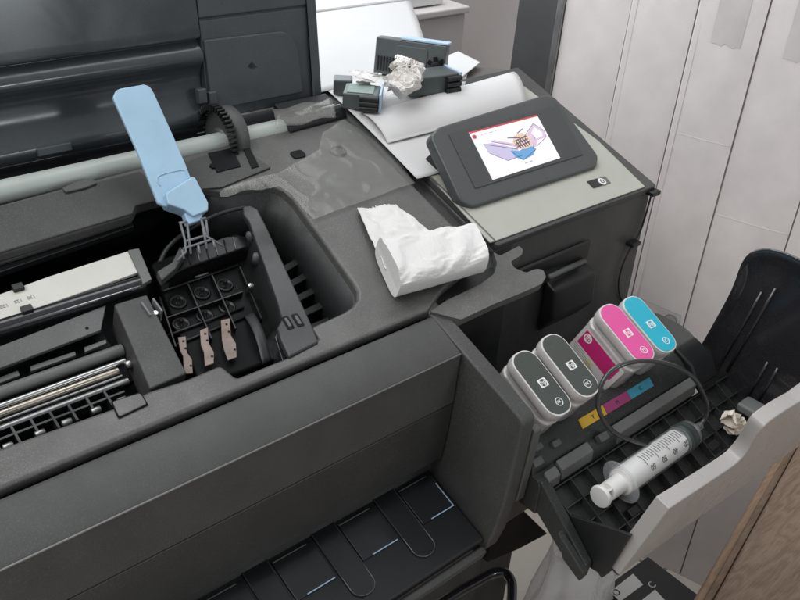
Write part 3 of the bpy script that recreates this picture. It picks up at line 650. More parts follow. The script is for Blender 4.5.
for x, y, z, s_ in [(.032, -.094, -.093, .006), (.042, -.1, -.098, .005), (.034, -.108, -.106, .006), (.046, -.09, -.095, .007), (.062, -.104, -.104, .005), (.115, -.117, -.117, .006)]:
    k = MB(); k.box(DS.sub(x, (y + .098) * 1.3, -.003), -s_, s_, -s_ * .6, s_ * .6, 0, .007); k.build('dock_clip', 'midgrey', P, bevel=.0012)

# --- fold-down ink door: ribbed tray, silver front, curved black end plate
HA = rad(28.5)
TR = Fr((0, -.1175, -.128), (1, 0, 0), (0, math.cos(HA), math.sin(HA)))
XD0, XD1 = .042, .335
door_o = bpy.data.objects.new('ink_door', None)
k = MB(); k.box(TR, XD0, XD1, -.087, -.004, -.014, -.008); door = k.build('ink_door', 'tray', P, bevel=.001)
k = MB()
u = XD0 + .001; i = 0
while u < XD1 - .004:
    k.box(TR, u, u + .0012, -.086, -.005, -.008, 0.0005 * (i % 2)); u += .0235; i += 1
for v in (-.006, -.025, -.044, -.063, -.082): k.box(TR, XD0, XD1, v - .0012, v, -.008, .0008 if v > -.01 else -.0012)
k.build('tray_ribs', 'tray', door, bevel=.0002, seg=1)
k = MB()
for uu, vv in [(.1, -.055), (.15, -.070), (.2, -.076), (.075, -.072), (.235, -.05), (.26, -.07)]:
    k = MB(); k.box(TR, uu, uu + .015, vv - .008, vv, -.0079, -.001); k.build('tray_block', 'black', door, bevel=.001)
# left end wall and hinge arm
LE = Fr((0, 0, 0), (0, 1, 0), (0, 0, 1))
k = MB(); k.prism(LE, [(-.146, -.141), (-.2035, -.118), (-.1935, -.166), (-.19, -.176), (-.176, -.178)], .040, .0435); k.build('end_wall', 'black', door, bevel=.001)
k = MB(); k.prism(LE, [(-.105, -.120), (-.120, -.117), (-.150, -.143), (-.178, -.168), (-.176, -.186), (-.150, -.172), (-.120, -.150)], .029, .0395); k.build('hinge_arm', 'tray', door, bevel=.002)
k = MB(); k.prism(LE, [(-.150, -.145), (-.182, -.166), (-.180, -.178), (-.160, -.168)], .0205, .0275); k.build('hinge_arm_cap', 'tray', door, bevel=.0015)
# silver front: lower rim at the left, rising in a curve to a higher rim on the right
SF = Fr(Vector((0, -.2003, -.1686)), (1, 0, 0), Vector((0, -.0241, .0899)))      # outer face; c points outward
def sfa(px, py): return SF.at(px, py)
ridge = [sfa(*p_) for p_ in ((668, 510), (695, 492), (722, 474), (738, 462.5), (749, 450), (757, 437), (766, 425), (782, 413), (800, 402))]
ridge = ridge[:2] + [(p_.x, p_.y) for p_ in spline([(x, y, 0) for x, y in ridge[2:]], 5)]
sgn_ = -1 if SF.c.y > 0 else 1
XS0 = .0447; xe = .46
top = [(XS0, ridge[0][1])] + ridge[1:] + [(xe, ridge[-1][1])]
bq_ = sfa(800, 446); ybr = bq_[1] * (xe - XS0) / (bq_[0] - XS0)
prof = [(XS0, 0)] + top + [(xe, ybr)]
k = MB(); k.prism(SF, prof, *sorted((-.0132 * sgn_, 0))); sf = k.build('silver_front', 'silverdoor', door, bevel=.0012, seg=3)
k = MB(); k.prism(SF, [(XS0 + .002, -.0045), (xe, ybr - .0045), (xe, ybr - .0003), (XS0 + .002, -.0003)], *sorted((-.0126 * sgn_, -.0008 * sgn_))); k.build('front_underside', 'shell', door, bevel=.0008)
# curved glossy end plate
EPX = .318
ep = [onX(*p_, EPX) for p_ in ((683, 372), (700, 347), (716, 318), (733, 288), (738, 270), (744, 256), (755, 248), (770, 247), (785, 251), (800, 257), (830, 275), (850, 330), (840, 400), (800, 430), (760, 440), (735, 440), (705, 405))]
ep = [(max(p_.y, -.196 - max(0, p_.z + .168) * .26 + .002), p_.z) for p_ in ep]
cY = sum(p_[0] for p_ in ep) / len(ep); cZ = sum(p_[1] for p_ in ep) / len(ep)
def bulge(y, z): 
    d = Vector((y - cY, (z - cZ) * .6)).length; return EPX - .012 * max(0, 1 - (d / .055) ** 2) * 0 + .25 * max(0, -.03 - z) ** 1 * .35
k = MB(); n_ = len(ep); inner = []
rings = 5; vs = []; fs = []
for r_ in range(rings + 1):
    s_ = 1 - r_ / rings * .98
    for y, z in ep:
        yy = cY + (y - cY) * s_; zz = cZ + (z - cZ) * s_; vs.append(Vector((EPX + (.006 * min(1, r_ / 1.2)) + .10 * max(0, -.02 - zz) * 0, yy, zz)))
for r_ in range(rings):
    for i in range(n_): fs.append([r_ * n_ + i, r_ * n_ + (i + 1) % n_, (r_ + 1) * n_ + (i + 1) % n_, (r_ + 1) * n_ + i])
fs.append([rings * n_ + i for i in range(n_)])
k.add(vs, fs, True); epo = k.build('end_plate', 'gloss', door, solid=.003, subd=1)
for pa, pb in (((716, 371), (762, 292)), ((727, 371), (776, 288)), ((744, 402), (768, 362)), ((756, 404), (778, 368))):
    a, b_ = onX(*pa, EPX + .0035), onX(*pb, EPX + .0035); k = MB(); k.tube([a, a.lerp(b_, .5), b_], .0016, 8); k.build('plate_rib', 'gloss', epo)
k = MB(); q = onX(752, 408, .3); k.box(WORLD, q.x - .01, q.x + .012, q.y - .014, q.y + .012, q.z - .006, q.z + .004); k.build('door_catch', 'grey', door, bevel=.003)
# hinge lugs at the right end of the dock
k = MB(); k.extr([(-.088, -.09), (-.112, -.1), (-.125, -.12), (-.1, -.13), (-.088, -.12)], .2625, .30); k.build('hinge_lug', 'black', P, bevel=.003)
# base under the bay side wall
UY = Fr((0, -.094, 0), (1, 0, 0), (0, 0, 1)); sg_ = 1 if UY.c.y > 0 else -1
up = [onY(*p_, -.094) for p_ in ((506, 498), (516, 503), (548, 534), (520, 549), (502, 557), (487, 563))]
k = MB(); k.prism(UY, [(p_.x, p_.z) for p_ in up], *sorted((0, .05 * sg_))); k.build('bay_underside', 'pit', P, bevel=.0015)
# --- lid, open
L0y, L0z = .279, .093
def lp(z, d=0.0): return (L0y + (z - L0z) * .145 - d, z)
LR = .0925
lc = [(.082, .0005), (.088, .0045), (.0945, .0055), (.101, .0015), (.113, -.0045), (.126, -.0055), (.135, -.002), (.1405, .003), (.146, .006), (.152, .0045), (.157, -.0015)]
pr = [lp(p_.x, p_.y) for p_ in spline([(z, d_, 0) for z, d_ in lc], 5)] + [lp(.1605, -.004), lp(.163, .003), lp(.167, .0042), lp(.173, .0035), lp(.48, .0035), lp(.48, -.012), lp(.082, -.012)]
k = MB(); k.extr(pr, XL, -.0385); lid = k.build('lid', 'lidgloss', P, smooth=False)
for p_ in lid.data.polygons: p_.use_smooth = True
d = lid.modifiers.new('bevel', 'BEVEL'); d.width = .0016; d.segments = 3; d.limit_method = 'ANGLE'; d.angle_limit = rad(30); d.harden_normals = True
pr2 = [lp(.087, .001), lp(.177, .0025), lp(.1785, .0005), lp(.180, .0035), lp(.48, .0035), lp(.48, -.012), lp(.087, -.012)]
k = MB(); k.extr(pr2, -.0375, LR); k.build('lid_end', 'lid', lid, bevel=.002)
LF = Fr((0, L0y - .001, L0z), (1, 0, 0), (0, .145, 1))
k = MB(); k.prism(LF, rpoly([(-.036, .004), (.070, .004), (.067, .05), (.056, .066), (-.036, .068)], [.002, .004, .012, .012, .002]), 0, .0045); k.build('lid_pad', 'lid', lid, bevel=.0022, seg=3)
k = MB(); k.prism(LF, [(.0815, -.004), (.0925, -.004), (.0925, .35), (.0815, .35)], .0015, .0055); k.build('lid_side_rib', 'lid', lid, bevel=.002)
q = LF.at(252, 66, .004); k = MB(); k.prism(LF, [(q[0] - .006, q[1]), (q[0], q[1] + .004), (q[0] + .006, q[1] - .002), (q[0], q[1] - .003)], .0041, .0045); k.build('scuff', 'black', lid)
k = MB(); k.box(LF, -.050, -.041, .012, .026, .0, .008); k.box(LF, -.0395, -.031, .010, .022, .002, .009); k.build('hinge_bracket', 'lid', lid, bevel=.0015)
k = MB(); k.box(LF, -.205, -.175, -.006, .001, .003, .0065); k.build('lid_catch', 'lid', lid, bevel=.001)

# rear cover behind the console carries the papers
k = MB(); k.prism(REAR, rpoly([(.085, .2475), (.366, .2475), (.368, .262), (.355, .284), (.33, .298), (.29, .315), (.27, .40), (.085, .40)], [0, 0, .01, .02, .02, .02, .02, 0]), -.10, -.001); k.build('rear_cover', 'rear', P, bevel=.006, seg=3)
# cable with clips on the right-hand corner
cab = [onY(*p_, .031) for p_ in ((651, 196), (646, 214), (640, 232), (632, 246), (624, 262), (619, 280), (620, 296), (628, 306))]
k = MB(); k.tube(spline(cab, 6), .0011, 8); k.build('side_cable', 'rubber', P)
for px, py in ((652, 192), (632, 243)):
    q = onY(px, py, .030); k = MB(); F = Fr(q, (1, 0, 0), (0, 0, 1)); k.box(F, -.006, .009, -.003, .002, -.004, .006); k.box(F, .004, .013, -.006, -.001, -.003, .003); k.build('cable_clip', 'black', P, bevel=.0012)
# stand: bent tube at the front and legs under the body
k = MB(); sp_ = [onZ(x, y, -.35) for x, y in ((420, 618), (452, 596), (480, 580), (494, 573), (505, 573), (511, 581), (512, 592), (511, 612))]; k.tube(spline(sp_, 6), .0055, 12); k.build('stand_tube', 'gloss', P)
for x in (-.62, .2):
    k = MB(); k.box(WORLD, x, x + .07, .06, .22, FLOOR + .03, -.3); k.build('stand_leg', 'shell', P, bevel=.006)
for x in (-.62, .2):
    k = MB(); k.box(WORLD, x - .005, x + .075, .0, .30, FLOOR, FLOOR + .03); k.build('stand_foot', 'black', P, bevel=.006)

# clear tape stuck over the deck
ft = pxl(DECK, [(219, 195), (226, 190), (246, 184), (262, 179), (276, 176), (290, 168), (306, 159), (318, 152), (322, 135), (343, 122), (362, 134), (380, 150), (399, 168), (413, 184)])
fb = pxl(DECK, [(220, 199), (227, 199), (240, 194), (251, 192), (262, 193), (278, 189), (290, 197), (303, 212), (313, 222), (335, 214), (356, 206), (378, 198), (400, 190), (414, 186)])
def filmf(u, v):
    t_ = u * (len(ft) - 1); i = min(int(t_), len(ft) - 2); t_ -= i
    q = Vector(ft[i]).lerp(Vector(ft[i + 1]), t_).lerp(Vector(fb[i]).lerp(Vector(fb[i + 1]), t_), v)
    return DECK.p(q.x, q.y, .0028 + .0014 * noise.noise(Vector((q.x * 26 + q.y * 14, q.y * 26, 1))) + .0009 * max(0, .12 - abs(noise.noise(Vector((q.x * 40, q.y * 34, 3))))) / .12)
k = MB(); k.grid(filmf, 91, 40)
tag(k.build('clear_tape', 'film'), 'wrinkled clear tape film stuck across the printer deck behind the opening', 'tape')
k = MB(); k.grid(lambda u, v: r0.lerp(r1, 0) * 0 + (DECK.p(.004 + .072 * u + .012 * v, .2435 + .027 * v, .0088 + .0045 * math.sin(math.pi * v) + .0016 * math.sin(u * 11 + v * 2))), 14, 10)
tag(k.build('tape_scrap', 'film', solid=.0004), 'shiny scrap of clear tape wrapped over the right end of the roller', 'tape')

# ================================================================== INK CARTRIDGES
CT = rad(27)
LX, LY, LZ = Vector((1, 0, 0)), Vector((0, math.cos(CT), math.sin(CT))), Vector((0, -math.sin(CT), math.cos(CT)))
def capshape(w, l, r): return rrect(-w / 2, w / 2, -l / 2, l / 2, r, 7)
def cartridge(center, capm, label, first_label=True, side=None):
    t = thing('ink_cartridge', Fr(center, LX, LY).p(0, 0, -.088), label, 'cartridge', 'ink cartridges standing in the ink bay')
    F = Fr(center, LX, LY)
    k = MB()
    def ring(w, l, r, z): return [F.p(x, y, z) for x, y in capshape(w, l, r)]
    secs = [(.026, .058, .008, -.088), (.0275, .060, .009, -.086), (.0275, .0615, .009, -.022), (.0285, .063, .010, -.019), (.0285, .063, .010, -.016), (.0262, .060, .0105, -.0145), (.0262, .060, .0105, -.0105), (.029, .0645, .0115, -.009), (.030, .0655, .0125, -.0065), (.030, .0655, .0125, -.0015), (.0285, .064, .012, 0)]
    n = len(capshape(1, 2, .1)); vs = []; fs = []
    for s_ in secs: vs += ring(*s_)
    for r_ in range(len(secs) - 1):
        for i in range(n): fs.append([r_ * n + i, r_ * n + (i + 1) % n, (r_ + 1) * n + (i + 1) % n, (r_ + 1) * n + i])
    fs += [list(range(n))[::-1], list(range((len(secs) - 1) * n, len(secs) * n))]
    k.add(vs, fs); body = k.build('body', 'clear', t, bevel=.0005, seg=2)
    k = MB(); k.prism(F, capshape(.0292, .0648, .0122), .0002, .0008); k.build('cap_rim', 'rim', t, bevel=.0003)
    k = MB(); k.prism(F, capshape(.0268, .0622, .0112), .0009, .0013); cap = k.build('cap_label', capm, t, bevel=.0002)
    # emblem: white tile, dark disc, slanted letters (long side of the cap read from the left)
    E = F.sub(.0005, -.001, .0014)
    k = MB(); k.prism(E, rrect(-.0046, .0046, -.0040, .0040, .0008), 0, .0002); k.m = 1
    k.prism(E, [(.0033 * math.cos(i * .3), .0034 * math.sin(i * .3)) for i in range(21)], .00025, .0004); k.m = 0
    k.text(E.sub(-.0001, .0002, .0005), 'hp', .0062, .0001, bold=.00003); k.build('emblem', ['white', capm], cap)
    E2 = F.sub(.002, -.0215, .0014); k = MB()
    k.tube([E2.p(.0036 * math.cos(i * .3), .0036 * math.sin(i * .3), .0001) for i in range(21)], .0004, 6, True)
    k.text(E2.sub(0, 0, .0001), {'capblack': 'PK', 'capmag': 'M', 'capcyan': 'C'}[capm], .004 if capm == 'capblack' else .0048, .0001); k.build('colour_mark', 'white', cap)
    if side:
        # label on the left side of the body: faces -X
        S = Fr(F.p(-.01385, 0, 0), -LY, LZ)          # x towards the front edge, y up the body
        if S.c.x > 0: S = Fr(F.p(-.01385, 0, 0), LY, LZ)
        sg = 1 if S.a.dot(LY) < 0 else -1
        k = MB(); k.prism(S, rrect(-.028 , .027, -.052, -.0195, .001), .0001, .0004); k.build('side_label', 'clear2', t)
        k = MB(); k.prism(S, rrect(-.0245, .0225, -.0405, -.0215, .0008), .00045, .0006); k.build('side_panel', side, t)
        S2 = S.sub(-.0185, -.0275, .00065)
        k = MB(); k.prism(S2, [(.0048 * math.cos(i * .3), .0048 * math.sin(i * .3)) for i in range(21)], 0, .0002); k.m = 1
        k.text(S2.sub(0, .0002, .0003), 'hp', .0072, .0001, bold=.00004); k.build('side_emblem', ['white', side], t)
        k = MB()
        for i in range(4): k.box(S, -.026 + i * .001, -.012 + i * .006, -.0432 - i * .0022, -.0425 - i * .0022, .00045, .0006)
        k.build('side_text', 'ink', t)
        k = MB(); k.box(S, -.006, .002, -.0505, -.0425, .00045, .0006); k.build('side_swatch', 'yelpale', t)
    return t
M['clear2'] = mat('pale_side_label', (.62, .60, .58), .4, var=.05)
M['yelpale'] = mat('pale_yellow_print', (.62, .58, .36), .5)
cartridge(Vector((.0555, -.0835, -.0475)), 'capblack', 'dark grey capped ink cartridge right beside the bay side wall')
cartridge(Vector((.0900, -.0850, -.0430)), 'capblack', 'dark grey capped ink cartridge second from the bay side wall, next to the empty slot')
cartridge(Vector((.1700, -.0855, -.0400)), 'capmag', 'ink cartridge with a pink cap and magenta side label', side='deepmag')
cartridge(Vector((.2090, -.0845, -.0455)), 'capcyan', 'ink cartridge with a cyan cap, rightmost in the ink bay')

# ================================================================== SYRINGE AND TUBING
nT = TR.c
TRs = TR
sa = TR.p(*TR.at(600, 497, .014), .014); sb = TR.p(*TR.at(690, 433, .014), .014)
ax = (sb - sa).normalized(); Ls = (sb - sa).length
sy = thing('syringe', sa, 'white plastic syringe with printed scale lying in the open ink door', 'syringe')
rB = .0138
fl0 = .030
k = MB(); k.lathe(sa + ax * fl0, ax, [(0, rB), (.001, rB), (Ls - fl0 - .006, rB), (Ls - fl0 - .001, rB * .96), (Ls - fl0, rB * .55), (Ls - fl0 + .001, .0042), (Ls - fl0 + .018, .0036), (Ls - fl0 + .0185, .0022)], 40); k.build('barrel', 'barrel', sy)
side_ = ax.cross(nT).normalized()
FLG = Fr(sa + ax * fl0, side_, nT)
k = MB(); pts = [(.0205 * math.cos(t_ * math.pi / 18), .0155 * math.sin(t_ * math.pi / 18)) for t_ in range(36)]; k.prism(FLG, pts, -.0013, .0013); k.build('flange', 'barrel', sy, bevel=.0008)
k = MB(); k.lathe(sa, ax, [(-.0015, .003), (-.001, .0098), (.001, .0104), (.003, .0100), (.0035, .004)], 32)
SX = Fr(sa, side_, nT)
k.prism(Fr(sa, side_, nT), [(-.008, -.0012), (.008, -.0012), (.008, .0012), (-.008, .0012)], .003 * 1, (Ls - .022)) if SX.c.dot(ax) > 0 else k.prism(SX, [(-.008, -.0012), (.008, -.0012), (.008, .0012), (-.008, .0012)], -(Ls - .022), -.003)
(lambda z0, z1: k.prism(SX, [(-.0012, -.008), (.0012, -.008), (.0012, .008), (-.0012, .008)], z0, z1))(*((.003, Ls - .022) if SX.c.dot(ax) > 0 else (-(Ls - .022), -.003)))
k.lathe(sa + ax * .010, ax, [(0, .0085), (.018, .0085), (.019, .0122), (Ls - .031, .0122)], 28)
k.build('plunger', 'plunger', sy, bevel=.0006)
k = MB(); k.lathe(sa + ax * (Ls - .0185), ax, [(0, rB + .0002), (.0005, rB + .0009), (.004, rB + .0010), (.0045, rB + .0005), (.009, rB + .0006), (.0125, rB + .0004), (.0145, rB - .001)], 36); k.build('seal', 'seal', sy)
# scale on the side facing up and to the camera
vw = (CAM - sa); vw = (vw - ax * vw.dot(ax)).normalized(); 
up_ = vw; sd = ax.cross(up_)
k = MB()
def on_b(t_, a_): return sa + ax * t_ + (up_ * math.cos(a_) + sd * math.sin(a_)) * (rB + .0001)
for i in range(24):
    t_ = .055 + i * .0033; ln = .85 if i % 5 == 0 else .6
    k.tube([on_b(t_, a_) for a_ in [-.75 + ln * j / 5 for j in range(6)]], .00028, 4)
k.build('scale_ticks', 'mark', sy)
k = MB()
for i, s_ in enumerate(['60', '50', '40', '30', '20']):
    t_ = .060 + i * .0172; a_ = .38
    c_ = on_b(t_, a_); nn = (up_ * math.cos(a_) + sd * math.sin(a_)); F = Fr(c_ + nn * .0002, -ax, nn.cross(-ax)); k.text(F, s_, .0072, .0001)
k.build('scale_numbers', 'mark', sy)
# tubing: loop from the nozzle, round above the dock and back to the syringe
tpix = [(700, 425), (705, 418), (707, 406), (703, 393), (694, 378), (676, 367), (652, 361), (628, 363), (610, 372), (600, 388), (598, 405), (604, 421), (617, 434), (636, 442), (650, 446)]
hs = [.014, .020, .032, .048, .064, .074, .078, .077, .071, .061, .050, .040, .030, .022, .016]
pts = [TR.p(*TR.at(x, y, h), h) for (x, y), h in zip(tpix, hs)]
k = MB(); pts[0] = sb + ax * .0155; k.tube(spline(pts, 7), .0021, 10); k.build('tubing', 'tubing', sy)

# ================================================================== TOWEL, PAPERS, SCRAPS
# folded paper towel on the deck: a flat tail and a thick loose roll on top
def tw_tail(u, v):
    A, B, Cc, Dd = [Vector(DECK.at(*p_, .003)) for p_ in ((357, 209), (396, 205), (440, 246), (383, 276))]
    a = A.lerp(B, u); b_ = Dd.lerp(Cc, u); q = a.lerp(b_, v)
    h = .0035 + .007 * v + .0022 * noise.noise(Vector((q.x * 60, q.y * 60, 2))) + .0012 * noise.noise(Vector((q.x * 150, q.y * 150, 5))) + .0016 * (.3 - abs(noise.noise(Vector((q.x * 90 + q.y * 50, q.y * 70, 15)))))
    if v < .02: q = q + Vector((0, .003 * noise.noise(Vector((u * 30, 0, 8)))))
    return DECK.p(q.x, q.y, h)
T0 = Vector(DECK.at(394, 303, .001)); T1 = Vector(DECK.at(481, 279, .001)); T2 = Vector(DECK.at(470, 226, .018)); T3 = Vector(DECK.at(378, 241, .018))
tw_o = thing('paper_towel', DECK.p(.03, .08, 0), 'folded white paper towel lying on the printer deck beside the console', 'paper towel')
k = MB(); k.grid(tw_tail, 60, 50); k.build('loose_end', 'tissue', tw_o, solid=.0009)
AX0, AX1 = (T0 + T3) / 2, (T1 + T2) / 2
def roll(u, v):
    # u along the roll, v round an elongated cross-section
    f = T0.lerp(T1, u); bk = T3.lerp(T2, u); mid_ = (f + bk) / 2; half = (bk - f) / 2
    t_ = 2 * math.pi * v; c_, s_ = math.cos(t_), math.sin(t_)
    rr = 1 + .0 * c_
    ex = .5 + .3 * u
    px_ = math.copysign(abs(c_) ** ex, c_); pz = math.copysign(abs(s_) ** ex, s_)
    taper = .90 + .12 * u
    hh = .0135 * taper
    w_ = .0016 * noise.noise(Vector((u * 5, v * 9, 1))) + .0009 * math.sin(u * 18 + v * 25 + 2 * noise.noise(Vector((u * 3, v * 3, 4)))) 
    cr_ = noise.noise(Vector((u * 7 + v * 10, v * 14 - u * 3, 11))); w_ += .0016 * (.35 - abs(cr_)) + .0007 * (.3 - abs(noise.noise(Vector((u * 19 - v * 12, v * 30, 21)))))
    q = mid_ + half * px_ * (1.0 + .02 * noise.noise(Vector((u * 4, v * 5, 7))))
    return DECK.p(q.x, q.y, .0145 + hh * pz * (1 if s_ < 0 else 1.05) + w_ * (1 if s_ > -.2 else 0))
k = MB(); k.grid(roll, 90, 128)
def fold(e, sgn_, u, v):
    f = T0.lerp(T1, e); bk = T3.lerp(T2, e); mid_ = (f + bk) / 2; half = (bk - f) / 2; c_ = math.cos(2 * math.pi * u); s_ = math.sin(2 * math.pi * u)
    q = mid_ + half * c_ * .80; inner = DECK.p(q.x + sgn_ * .0008, q.y, .0138 + .0012 * c_)
    return roll(e, u).lerp(inner, v)
k.grid(lambda u, v: fold(0, 1, u, v), 128, 7); k.grid(lambda u, v: fold(1, -1, u, v), 128, 7)
k.build('rolled_part', 'tissue', tw_o)
M['printedpaper'] = mat('crumpled_printed_paper', (.78, .75, .72), .8, var=.05, scale=40)
def crumple(name, c, r, m, label, cat, seed, sq=(1, 1, 1), folds=34, size=2.6, n=84, group=None):
    """a real wad: a flat sheet folded over many random planes until it fits a ball"""
    rn = random.Random(seed); k = MB()
    planes = [(Vector((rn.gauss(0, 1), rn.gauss(0, 1), rn.gauss(0, 1))).normalized(), rn.uniform(.30, .86)) for i in range(folds)]
    R0 = Matrix.Rotation(rn.uniform(0, 6), 3, 'X') @ Matrix.Rotation(rn.uniform(0, 6), 3, 'Y')
    def fn(u, v):
        x, y = (u - .5) * 2 * size, (v - .5) * 2 * size
        x += .10 * noise.noise(Vector((v * 7, seed, 0))); y += .10 * noise.noise(Vector((u * 7, seed, 3)))
        p_ = R0 @ Vector((x, y, .25 * noise.noise(Vector((u * 3, v * 3, seed))) + .1))
        for rp_ in range(2):
            for n_, d_ in planes:
                q_ = p_.dot(n_) - d_
                if q_ > 0: p_ = p_ - n_ * (2 * q_ * .96)
        p_ += Vector((noise.noise(Vector((u * 22, v * 22, 1))), noise.noise(Vector((u * 22, v * 22, 5))), noise.noise(Vector((u * 22, v * 22, 9))))) * .03
        return c + Vector((p_.x * sq[0], p_.y * sq[1], p_.z * sq[2])) * r
    k.grid(fn, n, n)
    k.sm = [False] * len(k.sm)
    return tag(k.build(name, m, solid=.0003), label, cat, group)
cq = REAR.at(403, 81, .028)
crumple('crumpled_paper', REAR.p(cq[0], cq[1], .029), .042, 'printedpaper', 'crumpled ball of white paper lying among the old cartridges', 'crumpled paper', 4, (1.15, .95, 1.0), 22, 2.3, 100)
cq = TR.at(733, 428, .008)
M['stained'] = mat('stained_tissue', (.76, .69, .58), .9, var=.2, scale=45)
crumple('tissue_scrap', TR.p(cq[0], cq[1], .013), .025, 'stained', 'stained scrap of tissue crumpled in the open ink door behind the silver edge', 'tissue', 12, (1.2, 1.0, .8), 12, 1.5, 50)
cq = REAR.at(368, 78, .026)
crumple('tissue_wad', REAR.p(cq[0], cq[1], .027), .021, 'tissue', 'small pale tissue wad on the old cartridge left of the crumpled paper ball', 'tissue', 5, (1.5, 1, .5), 12, 1.6, 50)
def q3(px, py, h=.002):                       # on the rear cover, or on the sloping deck in front of it
    x, y = REAR.at(px, py, h)
    if y > .2478: return REAR.p(x, y, h)
    x, y = DECK.at(px, py, .0085); return DECK.p(x, y, .0085)
def pixsheet(name, quad, hf, label, nx=24, ny=30, h=.002):
    A, B, Cc, Dd = [Vector(q) for q in quad]
    def fn(u, v):
        p_ = A.lerp(B, u).lerp(Dd.lerp(Cc, u), v); return q3(p_.x, p_.y, h) + Vector((0, 0, hf(u, v)))
    k = MB(); k.grid(fn, nx, ny)
    return tag(k.build(name, 'paper', solid=.0004), label, 'paper', 'loose white paper sheets behind the console')
pixsheet('paper_sheet', ((296, 62), (470, 62), (446, 171), (417, 178)), lambda u, v: .0015 * math.sin(math.pi * v) + .001 * math.sin(3 * u + 4 * v), 'white sheet lying flat under the old cartridges and hanging over the deck edge')
pixsheet('paper_sheet', ((362, 117), (512, 75), (528, 110), (388, 146)), lambda u, v: .003 + .010 * math.sin(math.pi * min(1, v * 1.05)) ** .7 * (.55 + .45 * u), 'white sheet with a gently curled front edge right behind the touch screen', h=.004)
A_, B_, C_, D_ = onY(270, 23, .592), onY(410, 4, .592), REAR.p(*REAR.at(432, 60, .006), .006), REAR.p(*REAR.at(290, 100, .006), .006)
A_.z = B_.z = .080
k = MB(); k.grid(lambda u, v: A_.lerp(B_, u).lerp(D_.lerp(C_, u), v) + Vector((0, 0, .004 * math.sin(math.pi * v) - .006 * v * u)), 20, 20)
tag(k.build('paper_sheet', 'paper', solid=.0004), 'large white sheet bridging to the window sill beside the open lid', 'paper', 'loose white paper sheets behind the console')
pixsheet('paper_sheet', ((440, 60), (458, 55), (480, 66), (450, 88)), lambda u, v: .0015 + .003 * u, 'small white sheet corner sticking out right of the old cartridges', h=.003)

# old cartridges lying on the papers
def old_cart(label, o, ax_, up, L, Wd, H, ends):
    F = Fr(o, ax_, up); t = thing('used_cartridge', o, label, 'cartridge', 'old dark cartridges on the papers')
    k = MB(); k.box(F, 0, L, 0, H, -Wd, 0); k.build('body', 'cartgreen', t, bevel=.0018, seg=3)
    if 'ribs' in ends:
        k = MB()
        for i in range(8): k.box(F, .004 + i * .0034, .0055 + i * .0034, .004, H * .5, -.001, .0014)
        k.build('ribs', 'black', t)
        k = MB(); k.prism(F, rrect(L * .30, L * .74, .004, H - .006, .003), .0002, .0012); k.build('face_panel', 'cartgreen', t, bevel=.0005)
    if 'top' in ends: k = MB(); k.box(F, .004, L - .006, H + .0002, H + .0008, -Wd + .003, -.003); k.build('top_label', 'cartgreentop', t)
    if 'blue' in ends: k = MB(); k.box(F, L + .0002, L + .0024, -.001, H + .001, -Wd - .001, .001); k.build('end_plate', 'bluewhite', t, bevel=.0006)
    if 'bluetop' in ends: k = MB(); k.box(F, L * .35, L + .001, H + .0002, H + .0026, -Wd - .001, 0); k.build('top_edge', 'bluewhite', t, bevel=.0006)
    if 'ports' in ends:
        for j in range(3):
            k = MB(); k.cyl(F.p(L - .019, .0032 + H * .31 * j, .0032), F.p(L - .0005, .0032 + H * .31 * j, .0032), .0030, n=14); k.build('port', 'black', t)
    if 'knob' in ends:
        k = MB(); 
        for j in range(7): k.box(Fr(F.p(L - .009, H * .42, .0), F.a * math.cos(j * .9) + F.b * math.sin(j * .9), F.b * math.cos(j * .9) - F.a * math.sin(j * .9)), .0, .0105, -.0018, .0018, .0002 + j * .0001, .007 - j * .0001)
        k.lathe(F.p(L - .009, H * .42, .001), F.c, [(0, .006), (.007, .006), (.008, .003)], 16)
        k.build('knob', 'deepblack', t)
    return t
def RZ(px, py, h): return REAR.p(*REAR.at(px, py, h), h)
a_, b_ = RZ(373, 73, .006), RZ(443, 83, .006); a_.y += .0; 
old_cart('dark used cartridge standing on its long edge, ribbed with a blue top edge', a_, b_ - a_, Vector((-.05, .32, 1)), (b_ - a_).length, .018, .040, ['ribs', 'bluetop', 'knob'])
a_, b_ = RZ(412, 98, .006), RZ(458, 91, .006)
old_cart('dark used cartridge with a blue end, right of the crumpled paper ball', a_, b_ - a_, (0, 0, 1), (b_ - a_).length, .03, .020, ['blue', 'ports'])
a_, b_ = RZ(342, 109, .006), RZ(378, 112, .006)
old_cart('dark used cartridge with pale green top, left of the crumpled paper ball', a_, b_ - a_, (0, 0, 1), (b_ - a_).length, .034, .0165, ['blue', 'ports', 'top'])
a_, b_ = RZ(333, 95, .006), RZ(352, 96, .006)
old_cart('small dark used cartridge peeping out at the left end of the heap', a_, b_ - a_, (0, 0, 1), (b_ - a_).length, .02, .016, [])

# ================================================================== BELOW: plastic bag, printed box, wooden table
cq = onZ(572, 590, -.45)
k = MB()
def bagf(u, v):
    t_ = 2 * math.pi * u; rr = (.045 + .05 * v) * (1 + .22 * noise.noise(Vector((math.cos(t_) * 2, math.sin(t_) * 2, v * 4)))); 
    return Vector((cq.x + rr * math.cos(t_), cq.y + rr * math.sin(t_) * .7, -.36 - .34 * v + .01 * noise.noise(Vector((u * 9, v * 9, 3)))))
k.grid(bagf, 48, 30); tag(k.build('plastic_bag', 'bag', solid=.0003), 'crumpled clear plastic bag on the floor below the ink door hinge', 'bag')
